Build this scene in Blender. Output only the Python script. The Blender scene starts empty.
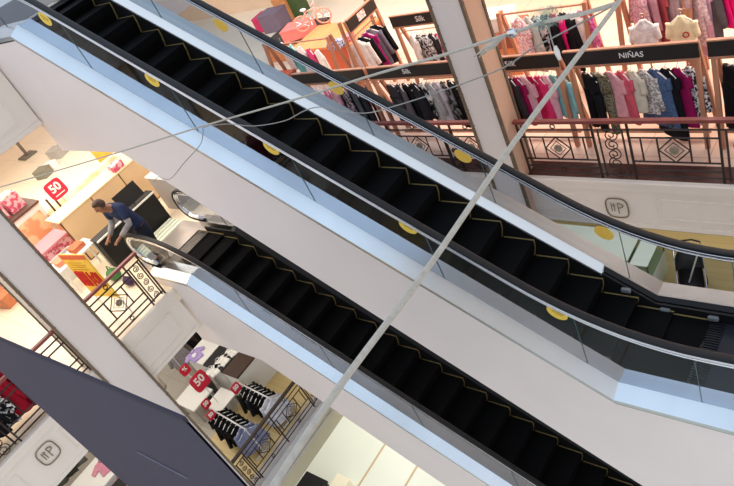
import bpy, math, random
from mathutils import Vector, Matrix
random.seed(7)
PI = math.pi
SC = bpy.context.scene
COL = SC.collection

# ------------------------------------------------------------------ camera frame
# the rows of AX are the world axes seen from the camera (right, down, forward)
AX = ((0.748, 0.109, -0.654), (0.539, -0.674, 0.505), (-0.387, -0.730, -0.563))
XA = Vector(AX[0]).normalized()
YA = Vector(AX[1]); YA = (YA - XA * YA.dot(XA)).normalized()
ZA = XA.cross(YA)
CAM = Vector((0, 0, 11.2))
FPX = 673.44

def ray(px, py):
    c = Vector((px - 367, py - 243, FPX))
    return Vector((XA.dot(c), YA.dot(c), ZA.dot(c)))
def atz(px, py, z): v = ray(px, py); return CAM + v * ((z - CAM.z) / v.z)
def aty(px, py, y): v = ray(px, py); return CAM + v * ((y - CAM.y) / v.y)
def atx(px, py, x): v = ray(px, py); return CAM + v * ((x - CAM.x) / v.x)
def atd(px, py, d): return CAM + ray(px, py) * (d / FPX)

cam_d = bpy.data.cameras.new('camera'); cam = bpy.data.objects.new('camera', cam_d); COL.objects.link(cam)
cam_d.sensor_width = 36; cam_d.lens = 36 * FPX / 734; cam_d.clip_start = .05; cam_d.clip_end = 200
R_ = Vector((XA.x, YA.x, ZA.x)); D_ = Vector((XA.y, YA.y, ZA.y)); F_ = Vector((XA.z, YA.z, ZA.z))
m3 = Matrix((R_, -D_, -F_)).transposed()
cam.matrix_world = Matrix.Translation(CAM) @ m3.to_4x4()
SC.camera = cam

# ------------------------------------------------------------------ materials
def lin(c):
    return tuple(((v / 255) / 12.92 if v / 255 <= .04045 else ((v / 255 + .055) / 1.055) ** 2.4) for v in c) + (1,)
MATS = {}
def mat(name, c, rough=.6, metal=0., var=.0, scale=8., bump=0., c2=None, spec=.4, kind='noise', emit=0.):
    if name in MATS: return MATS[name]
    m = bpy.data.materials.new(name); MATS[name] = m; m.use_nodes = True
    nt = m.node_tree; b = nt.nodes['Principled BSDF']
    b.inputs['Roughness'].default_value = rough; b.inputs['Metallic'].default_value = metal
    b.inputs['Specular IOR Level'].default_value = spec
    col = lin(c)
    tc = nt.nodes.new('ShaderNodeTexCoord'); mp = nt.nodes.new('ShaderNodeMapping')
    nt.links.new(tc.outputs['Object'], mp.inputs['Vector']); mp.inputs['Scale'].default_value = (scale,) * 3
    if kind == 'noise':
        tx = nt.nodes.new('ShaderNodeTexNoise'); tx.inputs['Scale'].default_value = 1; tx.inputs['Detail'].default_value = 4; fo = tx.outputs['Fac']
    elif kind == 'stripe':
        tx = nt.nodes.new('ShaderNodeTexWave'); tx.bands_direction = 'Z'; tx.inputs['Scale'].default_value = 1; fo = tx.outputs['Fac']
    elif kind == 'stripex':
        tx = nt.nodes.new('ShaderNodeTexWave'); tx.bands_direction = 'X'; tx.inputs['Scale'].default_value = 1; fo = tx.outputs['Fac']
    elif kind == 'stripey':
        tx = nt.nodes.new('ShaderNodeTexWave'); tx.bands_direction = 'Y'; tx.inputs['Scale'].default_value = 1; fo = tx.outputs['Fac']
    elif kind == 'dots':
        tx = nt.nodes.new('ShaderNodeTexVoronoi'); tx.inputs['Scale'].default_value = 1; fo = tx.outputs['Distance']
    elif kind == 'grain':
        tx = nt.nodes.new('ShaderNodeTexNoise'); tx.inputs['Scale'].default_value = 1; tx.inputs['Detail'].default_value = 5
        mp.inputs['Scale'].default_value = (scale, scale * .12, scale * .12); fo = tx.outputs['Fac']
    nt.links.new(mp.outputs['Vector'], tx.inputs['Vector'])
    rp = nt.nodes.new('ShaderNodeValToRGB')
    if c2 is None:
        a = tuple(max(0, v * (1 - var)) for v in col[:3]) + (1,); d = tuple(min(1, v * (1 + var)) for v in col[:3]) + (1,)
        rp.color_ramp.elements[0].position = .3; rp.color_ramp.elements[1].position = .7
    else:
        a = col; d = lin(c2)
        lo, hi = (.46, .54) if kind in ('noise', 'stripe', 'stripex', 'stripey') else ((.3, .42) if kind == 'dots' else (.4, .6))
        rp.color_ramp.elements[0].position = lo; rp.color_ramp.elements[1].position = hi
    rp.color_ramp.elements[0].color = a; rp.color_ramp.elements[1].color = d
    nt.links.new(fo, rp.inputs['Fac']); nt.links.new(rp.outputs['Color'], b.inputs['Base Color'])
    if bump:
        bp = nt.nodes.new('ShaderNodeBump'); bp.inputs['Strength'].default_value = bump; bp.inputs['Distance'].default_value = .01
        nt.links.new(fo, bp.inputs['Height']); nt.links.new(bp.outputs['Normal'], b.inputs['Normal'])
    if emit:
        b.inputs['Emission Color'].default_value = col; b.inputs['Emission Strength'].default_value = emit
    return m

def brick_mat(name, c, mortar, bw, bh, msize=.012, rough=.3, off=.5, c2=None, rot=0., loc=(0, 0, 0)):
    m = bpy.data.materials.new(name); MATS[name] = m; m.use_nodes = True
    nt = m.node_tree; b = nt.nodes['Principled BSDF']; b.inputs['Roughness'].default_value = rough
    tc = nt.nodes.new('ShaderNodeTexCoord'); mp = nt.nodes.new('ShaderNodeMapping'); mp.inputs['Rotation'].default_value = (0, 0, rot); mp.inputs['Location'].default_value = loc
    br = nt.nodes.new('ShaderNodeTexBrick'); br.offset = off; br.inputs['Scale'].default_value = 1
    br.inputs['Brick Width'].default_value = bw; br.inputs['Row Height'].default_value = bh; br.inputs['Mortar Size'].default_value = msize
    br.inputs['Color1'].default_value = lin(c); br.inputs['Color2'].default_value = lin(c2 or c); br.inputs['Mortar'].default_value = lin(mortar)
    nt.links.new(tc.outputs['Object'], mp.inputs['Vector']); nt.links.new(mp.outputs['Vector'], br.inputs['Vector'])
    nt.links.new(br.outputs['Color'], b.inputs['Base Color'])
    return m

def glass_mat(name, tint, glossy=.9, dens=.016):
    m = bpy.data.materials.new(name); MATS[name] = m; m.use_nodes = True
    nt = m.node_tree; nt.nodes.remove(nt.nodes['Principled BSDF']); out = nt.nodes['Material Output']
    tr = nt.nodes.new('ShaderNodeBsdfTransparent'); tr.inputs['Color'].default_value = lin(tint)
    gl = nt.nodes.new('ShaderNodeBsdfGlossy'); gl.inputs['Roughness'].default_value = .03; gl.inputs['Color'].default_value = (glossy,) * 3 + (1,)
    lw = nt.nodes.new('ShaderNodeLayerWeight'); lw.inputs['Blend'].default_value = .5
    fr = nt.nodes.new('ShaderNodeMath'); fr.operation = 'POWER'; fr.inputs[1].default_value = 4; nt.links.new(lw.outputs['Facing'], fr.inputs[0])
    fm = nt.nodes.new('ShaderNodeMath'); fm.operation = 'MULTIPLY_ADD'; fm.inputs[1].default_value = .4; fm.inputs[2].default_value = .008; nt.links.new(fr.outputs[0], fm.inputs[0])
    tx = nt.nodes.new('ShaderNodeTexNoise'); tx.inputs['Scale'].default_value = 1.5
    ad = nt.nodes.new('ShaderNodeMath'); ad.operation = 'MULTIPLY_ADD'; ad.inputs[1].default_value = dens; nt.links.new(tx.outputs['Fac'], ad.inputs[0]); nt.links.new(fm.outputs[0], ad.inputs[2])
    mx = nt.nodes.new('ShaderNodeMixShader')
    nt.links.new(ad.outputs[0], mx.inputs['Fac']); nt.links.new(tr.outputs[0], mx.inputs[1]); nt.links.new(gl.outputs[0], mx.inputs[2])
    nt.links.new(mx.outputs[0], out.inputs['Surface'])
    return m

M_CLAD = mat('cream_cladding', (226, 217, 214), .38, var=.02, scale=1.5)
M_COLM = mat('column_paint', (220, 211, 206), .45, var=.02, scale=1.2)
M_TAN = mat('column_tan', (200, 164, 140), .5, var=.04, scale=2)
M_FASC = mat('fascia_plaster', (226, 216, 205), .55, var=.02, scale=2)
M_KHAKI = mat('khaki_plaster', (180, 172, 146), .6, var=.05, scale=1)
M_STEEL = mat('brushed_steel', (205, 208, 210), .26, 1., var=.05, scale=2, kind='grain')
M_SATIN = mat('satin_steel', (184, 182, 176), .34, 1., var=.04, scale=2, kind='grain')
M_CHROME = mat('polished_chrome', (222, 224, 228), .12, 1., var=.02, scale=3)
M_WHITEAL = mat('white_aluminium', (250, 252, 250), .4, .0, var=.01, scale=2)
M_RUBBER = mat('black_rubber', (22, 22, 24), .5, var=.1, scale=6, spec=.3)
M_BLACK = mat('black_panel', (11, 11, 13), .6, var=.2, scale=10)
M_TREAD = mat('step_tread', (9, 9, 10), .75, var=.3, scale=60, kind='stripey', bump=.5, spec=.1)
M_YELL = mat('yellow_edge', (134, 116, 72), .6, var=.2, scale=20)
M_STICK = mat('yellow_sticker', (228, 196, 78), .5, var=.05, scale=20)
M_STICKT = mat('sticker_print', (140, 112, 40), .5)
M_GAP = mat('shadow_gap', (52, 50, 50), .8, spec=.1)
M_GLASS = glass_mat('clear_glass', (222, 228, 235))
M_GLASSJ = mat('glass_edge', (88, 108, 106), .2, var=.05)
M_IRON = mat('dark_iron', (52, 38, 34), .5, .3, var=.1, scale=12)
M_WOODR = mat('red_handrail', (128, 62, 58), .35, var=.15, scale=6, kind='grain')
M_PEARL = mat('aged_pewter', (150, 138, 120), .4, .5, var=.25, scale=40)
M_WOOD = mat('rack_wood', (180, 126, 98), .5, var=.18, scale=7, kind='grain')
M_SIGN = mat('black_signboard', (30, 25, 24), .55, var=.15, scale=4)
M_LET = mat('sign_lettering', (232, 230, 226), .5, var=.01)
M_WHITE = mat('white_laminate', (232, 232, 228), .4, var=.015, scale=3)
M_TUBE = mat('white_tube', (225, 226, 226), .3, .2, var=.02)
M_RED = mat('sale_red', (200, 28, 58), .45, var=.05, scale=5)
M_NAVY = mat('navy_fabric', (52, 51, 70), .75, var=.05, scale=30)
M_NAVY2 = mat('navy_hem', (40, 39, 54), .75, var=.05, scale=30)
M_BRONZE = mat('bronze_trim', (118, 102, 84), .45, .4, var=.15, scale=10)
M_ROPE = mat('grey_rope', (168, 164, 154), .6, var=.12, scale=50, bump=.3)
M_WIRE = mat('thin_wire', (140, 140, 138), .45, .4)
M_MALL = mat('dark_border', (82, 54, 48), .35, var=.25, scale=5)

# ------------------------------------------------------------------ mesh builder
class MB:
    def __init__(s): s.v = []; s.f = []; s.mi = []; s.m = 0; s.sm = []; s.smooth = False
    def add(s, vs, fs):
        b = len(s.v); s.v += [Vector(p) for p in vs]
        for f in fs: s.f.append(tuple(b + i for i in f)); s.mi.append(s.m); s.sm.append(s.smooth)
        return s
    def box(s, lo, hi):
        (a, b, c), (d, e, f) = lo, hi
        return s.add([(a, b, c), (d, b, c), (d, e, c), (a, e, c), (a, b, f), (d, b, f), (d, e, f), (a, e, f)],
                     [(0, 3, 2, 1), (4, 5, 6, 7), (0, 1, 5, 4), (1, 2, 6, 5), (2, 3, 7, 6), (3, 0, 4, 7)])
    def obox(s, o, ax, ay, az):
        o, ax, ay, az = Vector(o), Vector(ax), Vector(ay), Vector(az)
        vs = [o, o + ax, o + ax + ay, o + ay]; vs += [p + az for p in vs]
        fs = [(0, 3, 2, 1), (4, 5, 6, 7), (0, 1, 5, 4), (1, 2, 6, 5), (2, 3, 7, 6), (3, 0, 4, 7)]
        if ax.cross(ay).dot(az) < 0: fs = [tuple(reversed(f)) for f in fs]
        return s.add(vs, fs)
    def bevbox(s, lo, hi, r):
        # a box with chamfered vertical and horizontal edges
        (a, b, c), (d, e, f) = lo, hi
        def ringz(z, k): return [(a + k, b + r + k, z), (a + r + k, b + k, z), (d - r - k, b + k, z), (d - k, b + r + k, z), (d - k, e - r - k, z), (d - r - k, e - k, z), (a + r + k, e - k, z), (a + k, e - r - k, z)]
        return s.loft([ringz(c, r * .6), ringz(c + r, 0), ringz(f - r, 0), ringz(f, r * .6)], True)
    def loft(s, rings, caps=True):
        n = len(rings[0]); b = [p for r in rings for p in r]; fs = []
        for i in range(len(rings) - 1):
            for j in range(n):
                k = (j + 1) % n; fs.append((i * n + j, i * n + k, (i + 1) * n + k, (i + 1) * n + j))
        if caps: fs.append(tuple(reversed(range(n)))); fs.append(tuple(range((len(rings) - 1) * n, len(rings) * n)))
        return s.add(b, fs)
    def tube(s, path, r, n=8, closed=False, flat=None):
        P = [Vector(p) for p in path]; rings = []; L = len(P); up = None
        for i in range(L):
            if closed: t = P[(i + 1) % L] - P[i - 1]
            else: t = P[min(i + 1, L - 1)] - P[max(i - 1, 0)]
            t.normalize()
            if up is None: up = Vector((0, 0, 1)) if abs(t.z) < .9 else Vector((1, 0, 0))
            x = t.cross(up)
            if x.length < 1e-4: x = t.cross(Vector((1, .3, 0)))
            x.normalize(); y = x.cross(t); up = y
            rr = r[i] if isinstance(r, (list, tuple)) else r
            rings.append([P[i] + x * (rr * math.cos(2 * PI * k / n)) + y * ((flat or 1) * rr * math.sin(2 * PI * k / n)) for k in range(n)])
        if closed:
            nn = n; b = [p for q in rings for p in q]; fs = []
            for i in range(L):
                for j in range(nn):
                    k = (j + 1) % nn; a2 = (i + 1) % L; fs.append((i * nn + j, i * nn + k, a2 * nn + k, a2 * nn + j))
            return s.add(b, [tuple(reversed(f)) for f in fs])
        rings = [list(reversed(q)) for q in rings]
        return s.loft(rings, True)
    def cyl(s, a, b, r, n=12): return s.tube([a, b], r, n)
    def prism(s, poly, e):
        # polygon (3d points) extruded by vector e
        e = Vector(e); P = [Vector(p) for p in poly]; n = len(P)
        nrm = Vector((0, 0, 0))
        for i in range(n): nrm += P[i].cross(P[(i + 1) % n])
        if nrm.dot(e) > 0: P = list(reversed(P))
        vs = P + [p + e for p in P]
        fs = [tuple(range(n)), tuple(reversed(range(n, 2 * n)))]
        for i in range(n):
            k = (i + 1) % n; fs.append((k, i, n + i, n + k))
        return s.add(vs, fs)
    def ring(s, c, u, w, R, r, n=20, m=6):
        c, u, w = Vector(c), Vector(u), Vector(w)
        return s.tube([c + u * (R * math.cos(2 * PI * i / n)) + w * (R * math.sin(2 * PI * i / n)) for i in range(n)], r, m, closed=True)
    def sphere(s, c, r, n=12, m=8, sc=(1, 1, 1)):
        c = Vector(c); rings = []
        for i in range(1, m):
            a = PI * i / m - PI / 2
            rings.append([c + Vector((sc[0] * r * math.cos(a) * math.cos(2 * PI * j / n), sc[1] * r * math.cos(a) * math.sin(2 * PI * j / n), sc[2] * r * math.sin(a))) for j in range(n)])
        return s.loft(rings, True)
    def build(s, name, mats, parent=None, local=False):
        me = bpy.data.meshes.new(name)
        off = Vector((0, 0, 0)) if (parent is None or local) else wloc(parent)
        me.from_pydata([tuple(p - off) for p in s.v], [], s.f)
        for m in (mats if isinstance(mats, (list, tuple)) else [mats]): me.materials.append(m)
        me.polygons.foreach_set('material_index', s.mi); me.polygons.foreach_set('use_smooth', s.sm); me.update()
        o = bpy.data.objects.new(name, me); COL.objects.link(o)
        if parent is not None: o.parent = parent
        return o
def wloc(o):
    p = Vector(o.location)
    while o.parent is not None: o = o.parent; p = p + Vector(o.location)
    return p
def thing(name, label, cat, loc, rz=0, group=None):
    o = bpy.data.objects.new(name, None); COL.objects.link(o); o.location = loc; o.rotation_euler = (0, 0, rz); o.empty_display_size = .1
    return tag(o, label, cat, group)
def tag(o, label, cat, group=None, kind=None):
    o['label'] = label; o['category'] = cat
    if group: o['group'] = group
    if kind: o['kind'] = kind
    return o
def struct(o, label=None):
    o['kind'] = 'structure'; o['category'] = o.name.split('_')[0]
    o['label'] = label or ('plain ' + o.name.replace('_', ' ') + ' of the mall')
    return o
def origin(o):
    # move a world-space mesh's origin to the middle of its base
    vs = [v.co.copy() for v in o.data.vertices]
    c = Vector((sum(v.x for v in vs) / len(vs), sum(v.y for v in vs) / len(vs), min(v.z for v in vs)))
    o.data.transform(Matrix.Translation(-c)); o.location = Vector(o.location) + c
    return o
def kids(o): return list(o.children)
def dup(o, parent=None, link=True):
    c = o.copy(); COL.objects.link(c)
    if parent is not None: c.parent = parent
    for ch in kids(o): dup(ch, c)
    return c
def text(name, body, size, org, xd, yd, m, parent=None, depth=.004, bold=0.):
    cu = bpy.data.curves.new(name, 'FONT'); cu.body = body; cu.size = size; cu.extrude = depth; cu.align_x = 'CENTER'; cu.align_y = 'CENTER'; cu.offset = bold; cu.resolution_u = 3
    t = bpy.data.objects.new(name, cu); COL.objects.link(t)
    dg = bpy.context.evaluated_depsgraph_get(); me = bpy.data.meshes.new_from_object(t.evaluated_get(dg)); bpy.data.objects.remove(t)
    xd, yd = Vector(xd).normalized(), Vector(yd).normalized(); zd = xd.cross(yd)
    mm = Matrix((xd, yd, zd)).transposed().to_4x4(); mm.translation = Vector(org) - (wloc(parent) if parent is not None else Vector((0, 0, 0)))
    me.transform(mm); me.name = name; me.materials.clear(); me.materials.append(m)
    o = bpy.data.objects.new(name, me); COL.objects.link(o)
    if parent is not None: o.parent = parent
    return o

X, Y, Z = Vector((1, 0, 0)), Vector((0, 1, 0)), Vector((0, 0, 1))
F2, F1, F0, FB = 9.78, 4.95, 0.0, -4.95
XL, YR = -10.75, 7.48          # the two balcony edges round the atrium
XW, YW = -26.0, 16.5           # shop back walls

# ------------------------------------------------------------------ the setting
M_FL1R = brick_mat('pale_shop_tile', (236, 204, 182), (214, 172, 148), .9, .9, .01, .35, 0.)
M_FL1L = brick_mat('cream_shop_tile', (240, 226, 202), (222, 202, 172), 1.0, 1.0, .008, .3, 0.)
M_FLW = brick_mat('yellow_wood_floor', (208, 186, 134), (186, 160, 108), 1.4, .18, .006, .4, .37, (200, 177, 124))
M_FLG = brick_mat('grey_shop_tile', (176, 170, 160), (150, 146, 138), .8, .8, .008, .4, 0.)
M_FLB = mat('white_glossy_floor', (228, 231, 218), .25, var=.015, scale=1)
M_SHOPW = mat('peach_wall', (232, 204, 176), .7, var=.05, scale=1)

def slab(name, lo, hi, m, label):
    return struct(MB().box(lo, hi).build(name, m), label)
slab('floor_upper_left', (XW, -9, F1 - .3), (XL - .02, YW, F1), M_FL1L, 'cream tiled shop floor behind the left balcony railing')
slab('floor_upper_right', (XL - .02, YR + .02, F1 - .3), (5, YW, F1 - .002), M_FL1R, 'pale pinkish tiled floor of the clothes shop behind the right railing')
struct(MB().box((XL + .3, YR + .021, F1), (5, YR + .42, F1 + .006)).build('trim_border', M_MALL), 'dark red strip along the foot of the right railing')  # thin dark red-brown strip laid over the floor edge
slab('floor_lower_left', (XW, -9, F0 - .3), (XL - .02, YW, F0 - .004), M_FLG, 'grey tiled floor of the lower left shop')
struct(MB().box((-13.0, -9, F0 - .003), (XL - .02, 5.2, F0)).build('floor_lower_wood', M_FLW), 'yellow wood flooring under the clothes rails')
slab('floor_lower_right', (XL - .02, YR + .02, F0 - .3), (5, YW, F0 - .002), M_FLW, 'yellow wood floor seen below the right balcony')
slab('floor', (XW, -9, FB - .3), (5, YW, FB), M_FLB, 'white glossy tiled floor at the very bottom with tan joints')
for k, x in enumerate((-12.27, -10.89, -8.2, -6.8)):
    struct(MB().box((x - .035, -6, FB), (x + .035, YW, FB + .004)).build('trim_inlay', mat('tan_inlay', (196, 170, 132), .4)), 'tan inlay line in the white bottom floor')
slab('ceiling_right', (XL + 1.5, YR + .5, F2 - 1.05), (5, YW, F2), M_FASC, 'soffit over the right clothes shop')
slab('floor_top', (-16, 0, F2), (XL - .35, 9, F2 + .004), mat('dark_top_floor', (40, 40, 44), .4, var=.1), 'dark floor at the head of the upper escalator')
slab('ceiling_left', (XW, -9, F2 - 1.12), (XL - .3, 9, F2), M_FASC, 'soffit over the upper left shop')
slab('ceiling_lower_right', (-10.4, YR + .5, F1 - .8), (5, YW, F1 - .31), M_FASC, 'soffit below the right shop floor')
slab('wall_left', (XW - .2, -9, FB), (XW, YW, F2), M_SHOPW, 'peach back wall of the left shops')
slab('wall_back', (XW, YW, F0), (5, YW + .2, F2), M_SHOPW, 'pale back wall of the right shops')
slab('wall_lower_back', (-10.6, 11.75, F0), (5, 11.95, F1 - .85), M_KHAKI, 'khaki wall behind the yellow wood floor')
slab('wall_lower', (XW, -9, FB), (5, -8.8, F0 - .4), M_FASC, 'pale wall at the bottom level')

M_GOLD = mat('emblem_bronze', (122, 108, 78), .4, .3, var=.2, scale=20)
def fascia(name, a, b, zt, zb, ud, nd, panels, label):
    """balcony edge between the points a and b: capping, plain face, raised panel borders; nd points to the atrium"""
    a, b, ud, nd = Vector(a), Vector(b), Vector(ud), Vector(nd); L = (b - a).length
    m = MB()
    def bx(u0, u1, z0, z1, p): m.obox(a + ud * u0 + Z * (z0 - a.z) - nd * .04, ud * (u1 - u0), nd * (.04 + p), Z * (z1 - z0))
    bx(0, L, zb, zt - .16, 0); bx(0, L, zt - .05, zt + .0, .05); bx(0, L, zt - .16, zt - .05, .035); bx(0, L, zb - .03, zb + .04, .02)
    for u0, u1 in panels:
        z0, z1 = zb + .16, zt - .3
        for q in ((u0, u1, z0, z0 + .025), (u0, u1, z1 - .025, z1), (u0, u0 + .025, z0 + .025, z1 - .025), (u1 - .025, u1, z0 + .025, z1 - .025)): bx(*q, .015)
    return struct(m.build(name, M_FASC), label)
fascia('trim_upper_right', (XL + .2, YR, F1), (5, YR, F1), F1 + .02, F1 - .82, X, -Y, [(2.6, 6.2), (7.3, 10.6), (11.4, 14.6)], 'pale balcony edge with raised panels below the right railing')
fascia('trim_upper_left', (XL, -9, F1), (XL, 3.74, F1), F1 + .02, F1 - .98, Y, X, [(1, 4.6), (5, 8.9), (9.75, 10.6), (11.5, 12.45)], 'pale balcony edge with raised panels below the upper left railing')
fascia('trim_upper_landing', (XL, 5.5, F1), (XL, YR, F1), F1 + .02, F1 - .98, Y, X, [(.3, 1.6)], 'pale balcony edge beyond the far escalator side')
fascia('trim_top_left', (XL, -9, F2), (XL, 3.78, F2), F2 + .02, F2 - 1.12, Y, X, [(1, 4.6), (5, 9.2), (9.75, 12.5)], 'pale balcony edge of the top floor')
m = MB(); m.box((XL - .3, -9, F0 - .22), (XL + .04, 6.0, F0 + .01)); m.m = 1; m.box((XL - .3, -9, F0 - .95), (XL, 6.0, F0 - .22)); m.m = 0; m.box((XL - .3, -9, F0 - .5), (XL + .03, 6, F0 - .46))
struct(m.build('trim_lower_left', [mat('grey_curb', (176, 174, 176), .5, var=.03), M_KHAKI]), 'grey kerb and khaki face under the lower left railing')
fascia('trim_lower_right', (XL + .2, YR, F0), (5, YR, F0), F0 + .02, F0 - .9, X, -Y, [(1, 6), (7, 12)], 'pale balcony edge of the lower right floor')

# round columns of the atrium: painted face, tan cheeks, bead trims
def column(name, cx, cy, wx, wy, face, cheek, label, zb=FB, zt=F2 + 3):
    m = MB(); x0, x1, y0, y1 = cx - wx / 2, cx + wx / 2, cy - wy / 2, cy + wy / 2
    m.m = 0; m.box((x0, y0, zb), (x1, y1, zt))
    for i, f in enumerate(m.f):
        n = (m.v[f[1]] - m.v[f[0]]).cross(m.v[f[2]] - m.v[f[1]]).normalized()
        m.mi[i] = 0 if n.dot(Vector(face)) > .9 else 1
    m.m = 2
    t = .022
    for (x, y) in ((x0, y0), (x1, y0), (x0, y1), (x1, y1)):
        m.box((x - t, y - t, zb), (x + t, y + t, zt))
        z = zb + .1
        while z < zt:
            m.sphere((x, y, z), .036, 6, 4, (1, 1, .7)); z += .28
    o = m.build(name, [M_COLM, M_TAN if cheek else M_FASC, M_BRONZE]); return struct(o, label)
column('wall_column', -5.485, 7.53, .51, .46, (0, -1, 0), True, 'square column with white face and tan cheek before the right shop')
column('wall_pillar', XL - .14, 2.115, .48, .61, (1, 0, 0), False, 'square grey white column in front of the left balcony')

# bronze house emblem on the balcony edges
def emblem(label, c, ud, nd):
    t = thing('emblem', label, 'emblem', c); ud, nd = Vector(ud), Vector(nd)
    pts = []
    for i in range(28):
        a = 2 * PI * i / 28; ca, sa = math.cos(a), math.sin(a); k = (abs(ca) ** 3.4 + abs(sa) ** 3.4) ** (-1 / 3.4)
        pts.append(Vector(c) + ud * (.165 * k * ca) + Z * (.185 * k * sa) + nd * .01)
    MB().tube(pts, .011, 6, closed=True).build('border', M_GOLD, t)
    m = MB()
    def st(u0, z0, u1, z1, w=.012):
        p, q = Vector(c) + ud * u0 + Z * z0 + nd * .008, Vector(c) + ud * u1 + Z * z1 + nd * .008; m.tube([p, q], w * .6, 4)
    for u in (-.085, -.045): st(u, -.07, u, .09)
    st(-.09, .05, -.02, .05)
    st(.015, -.11, .015, .09)
    m.tube([Vector(c) + ud * (.015 + .075 * math.cos(a)) + Z * (.045 + .045 * math.sin(a)) + nd * .008 for a in [PI / 2 - PI * i / 10 for i in range(11)]], .01, 4)
    m.build('monogram', M_GOLD, t); return t
emblem('small bronze monogram emblem on the pale edge below the right railing', (-3.85, YR - .012, 11.2 - 6.74), X, -Y)
emblem('small bronze monogram emblem on the pale edge left of the navy banner', (XL + .012, .43, 11.2 - 6.7), Y, X)

# ------------------------------------------------------------------ iron balcony railings
def railing(label, a, ud, bays, h=1.04, group='iron balcony railings', top=None):
    """bays: list of (kind, width) along ud from a"""
    a, ud = Vector(a), Vector(ud); t = thing('balcony_railing', label, 'railing', a, group=group)
    L = sum(w for k, w in bays); nn = ud.cross(Z)
    def bar(m, u0, z0, u1, z1, r=.013): m.tube([a + ud * u0 + Z * z0, a + ud * u1 + Z * z1], r * 1.25, 4)
    m = MB(); m.obox(a - ud * .03 - nn * .035 + Z * (h - .05), ud * (L + .06), nn * .07, Z * .05); m.build('handrail', top or M_WOODR, t)
    levels = (h - .17, h - .30, h - .70, h - .84, .09)
    u = 0.; posts = [0.]
    for k, w in bays:
        if k == 'bay':
            for z in levels:
                m = MB(); bar(m, u, z, u + w, z); m.build('bar', M_IRON, t)
            z0, z1 = levels[2], levels[1]; zc = (z0 + z1) / 2; uc = u + w / 2; hd = (z1 - z0) / 2
            for s in (-1, 1):
                for q in (hd * 1.02, hd * 2.1):
                    if q < w / 2 - .05:
                        m = MB(); bar(m, uc + s * q, z0, uc + s * q, z1, .011); m.build('baluster', M_IRON, t)
            m = MB(); c = a + ud * uc + Z * zc
            P = [c + ud * hd, c + Z * hd, c - ud * hd, c - Z * hd]
            m.tube(P, .014, 4, closed=True); P2 = [c + (p - c) * .62 for p in P]; m.tube(P2, .008, 4, closed=True)
            d = m.build('diamond', M_IRON, t)
            m = MB(); m.smooth = True
            for i in range(8):
                an = i * PI / 4; m.sphere(c + ud * (.045 * math.cos(an)) + Z * (.045 * math.sin(an)), .024, 6, 4)
            m.sphere(c, .034, 8, 5); m.build('rosette', M_PEARL, d)
            for z in ((levels[3] + levels[4]) / 2, (h - .05 + levels[0]) / 2):
                m = MB(); m.ring(a + ud * uc + Z * z, ud, Z, .036, .009, 14, 5); m.build('ring', M_IRON, t)
        else:
            m = MB()
            for s in (.16, .84): bar(m, u + w * s, .05, u + w * s, levels[0], .012)
            R = w * .22
            n = 5
            for i in range(n):
                zc = .13 + i * (levels[0] - .2) / (n - 1) * .97
                c = a + ud * (u + w / 2) + Z * zc
                m.tube([c + ud * (R * (1 - j / 26) * math.cos(j * PI / 6 * (1 if i % 2 else -1) + PI / 2)) + Z * (R * (1 - j / 26) * math.sin(j * PI / 6 * (1 if i % 2 else -1) + PI / 2)) for j in range(22)], .009, 5)
            m.build('scroll_panel', M_IRON, t)
            m = MB(); bar(m, u, .09, u + w, .09); m.build('bar', M_IRON, t)
            m = MB(); bar(m, u, levels[0], u + w, levels[0]); m.build('bar', M_IRON, t)
        u += w; posts.append(u)
    for u in posts:
        m = MB(); m.obox(a + ud * (u - .014) - nn * .014, ud * .028, nn * .028, Z * (h - .05)); m.build('post', M_IRON, t)
    return t
yr = YR + .06; xl = XL - .06
railing('dark iron railing right of the white column, in front of the girls clothes rails', (-5.16, yr, F1 + .0), X, [('bay', 1.16), ('scroll', .5), ('bay', 1.14), ('scroll', .5), ('bay', 1.14), ('scroll', .5)])
railing('dark iron railing left of the white column, seen through the escalator glass', (-9.37, yr, F1 + .0), X, [('bay', 1.14), ('scroll', .5), ('bay', 1.14), ('scroll', .2), ('bay', .6)])
railing('dark iron railing beside the escalator top, the leaning man behind it', (xl, 2.44, F1), Y, [('bay', .9), ('scroll', .3)])
railing('dark iron railing running behind the navy banner left of the grey column', (xl, -2.96, F1), Y, [('bay', 1.14), ('scroll', .5), ('bay', 1.14), ('scroll', .5), ('bay', 1.48)])
railing('dark iron railing of the lower floor in front of the two clothes rails', (xl, 2.46, F0), Y, [('scroll', .3), ('bay', .95), ('bay', 1.0), ('scroll', .3)], top=M_IRON)

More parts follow.
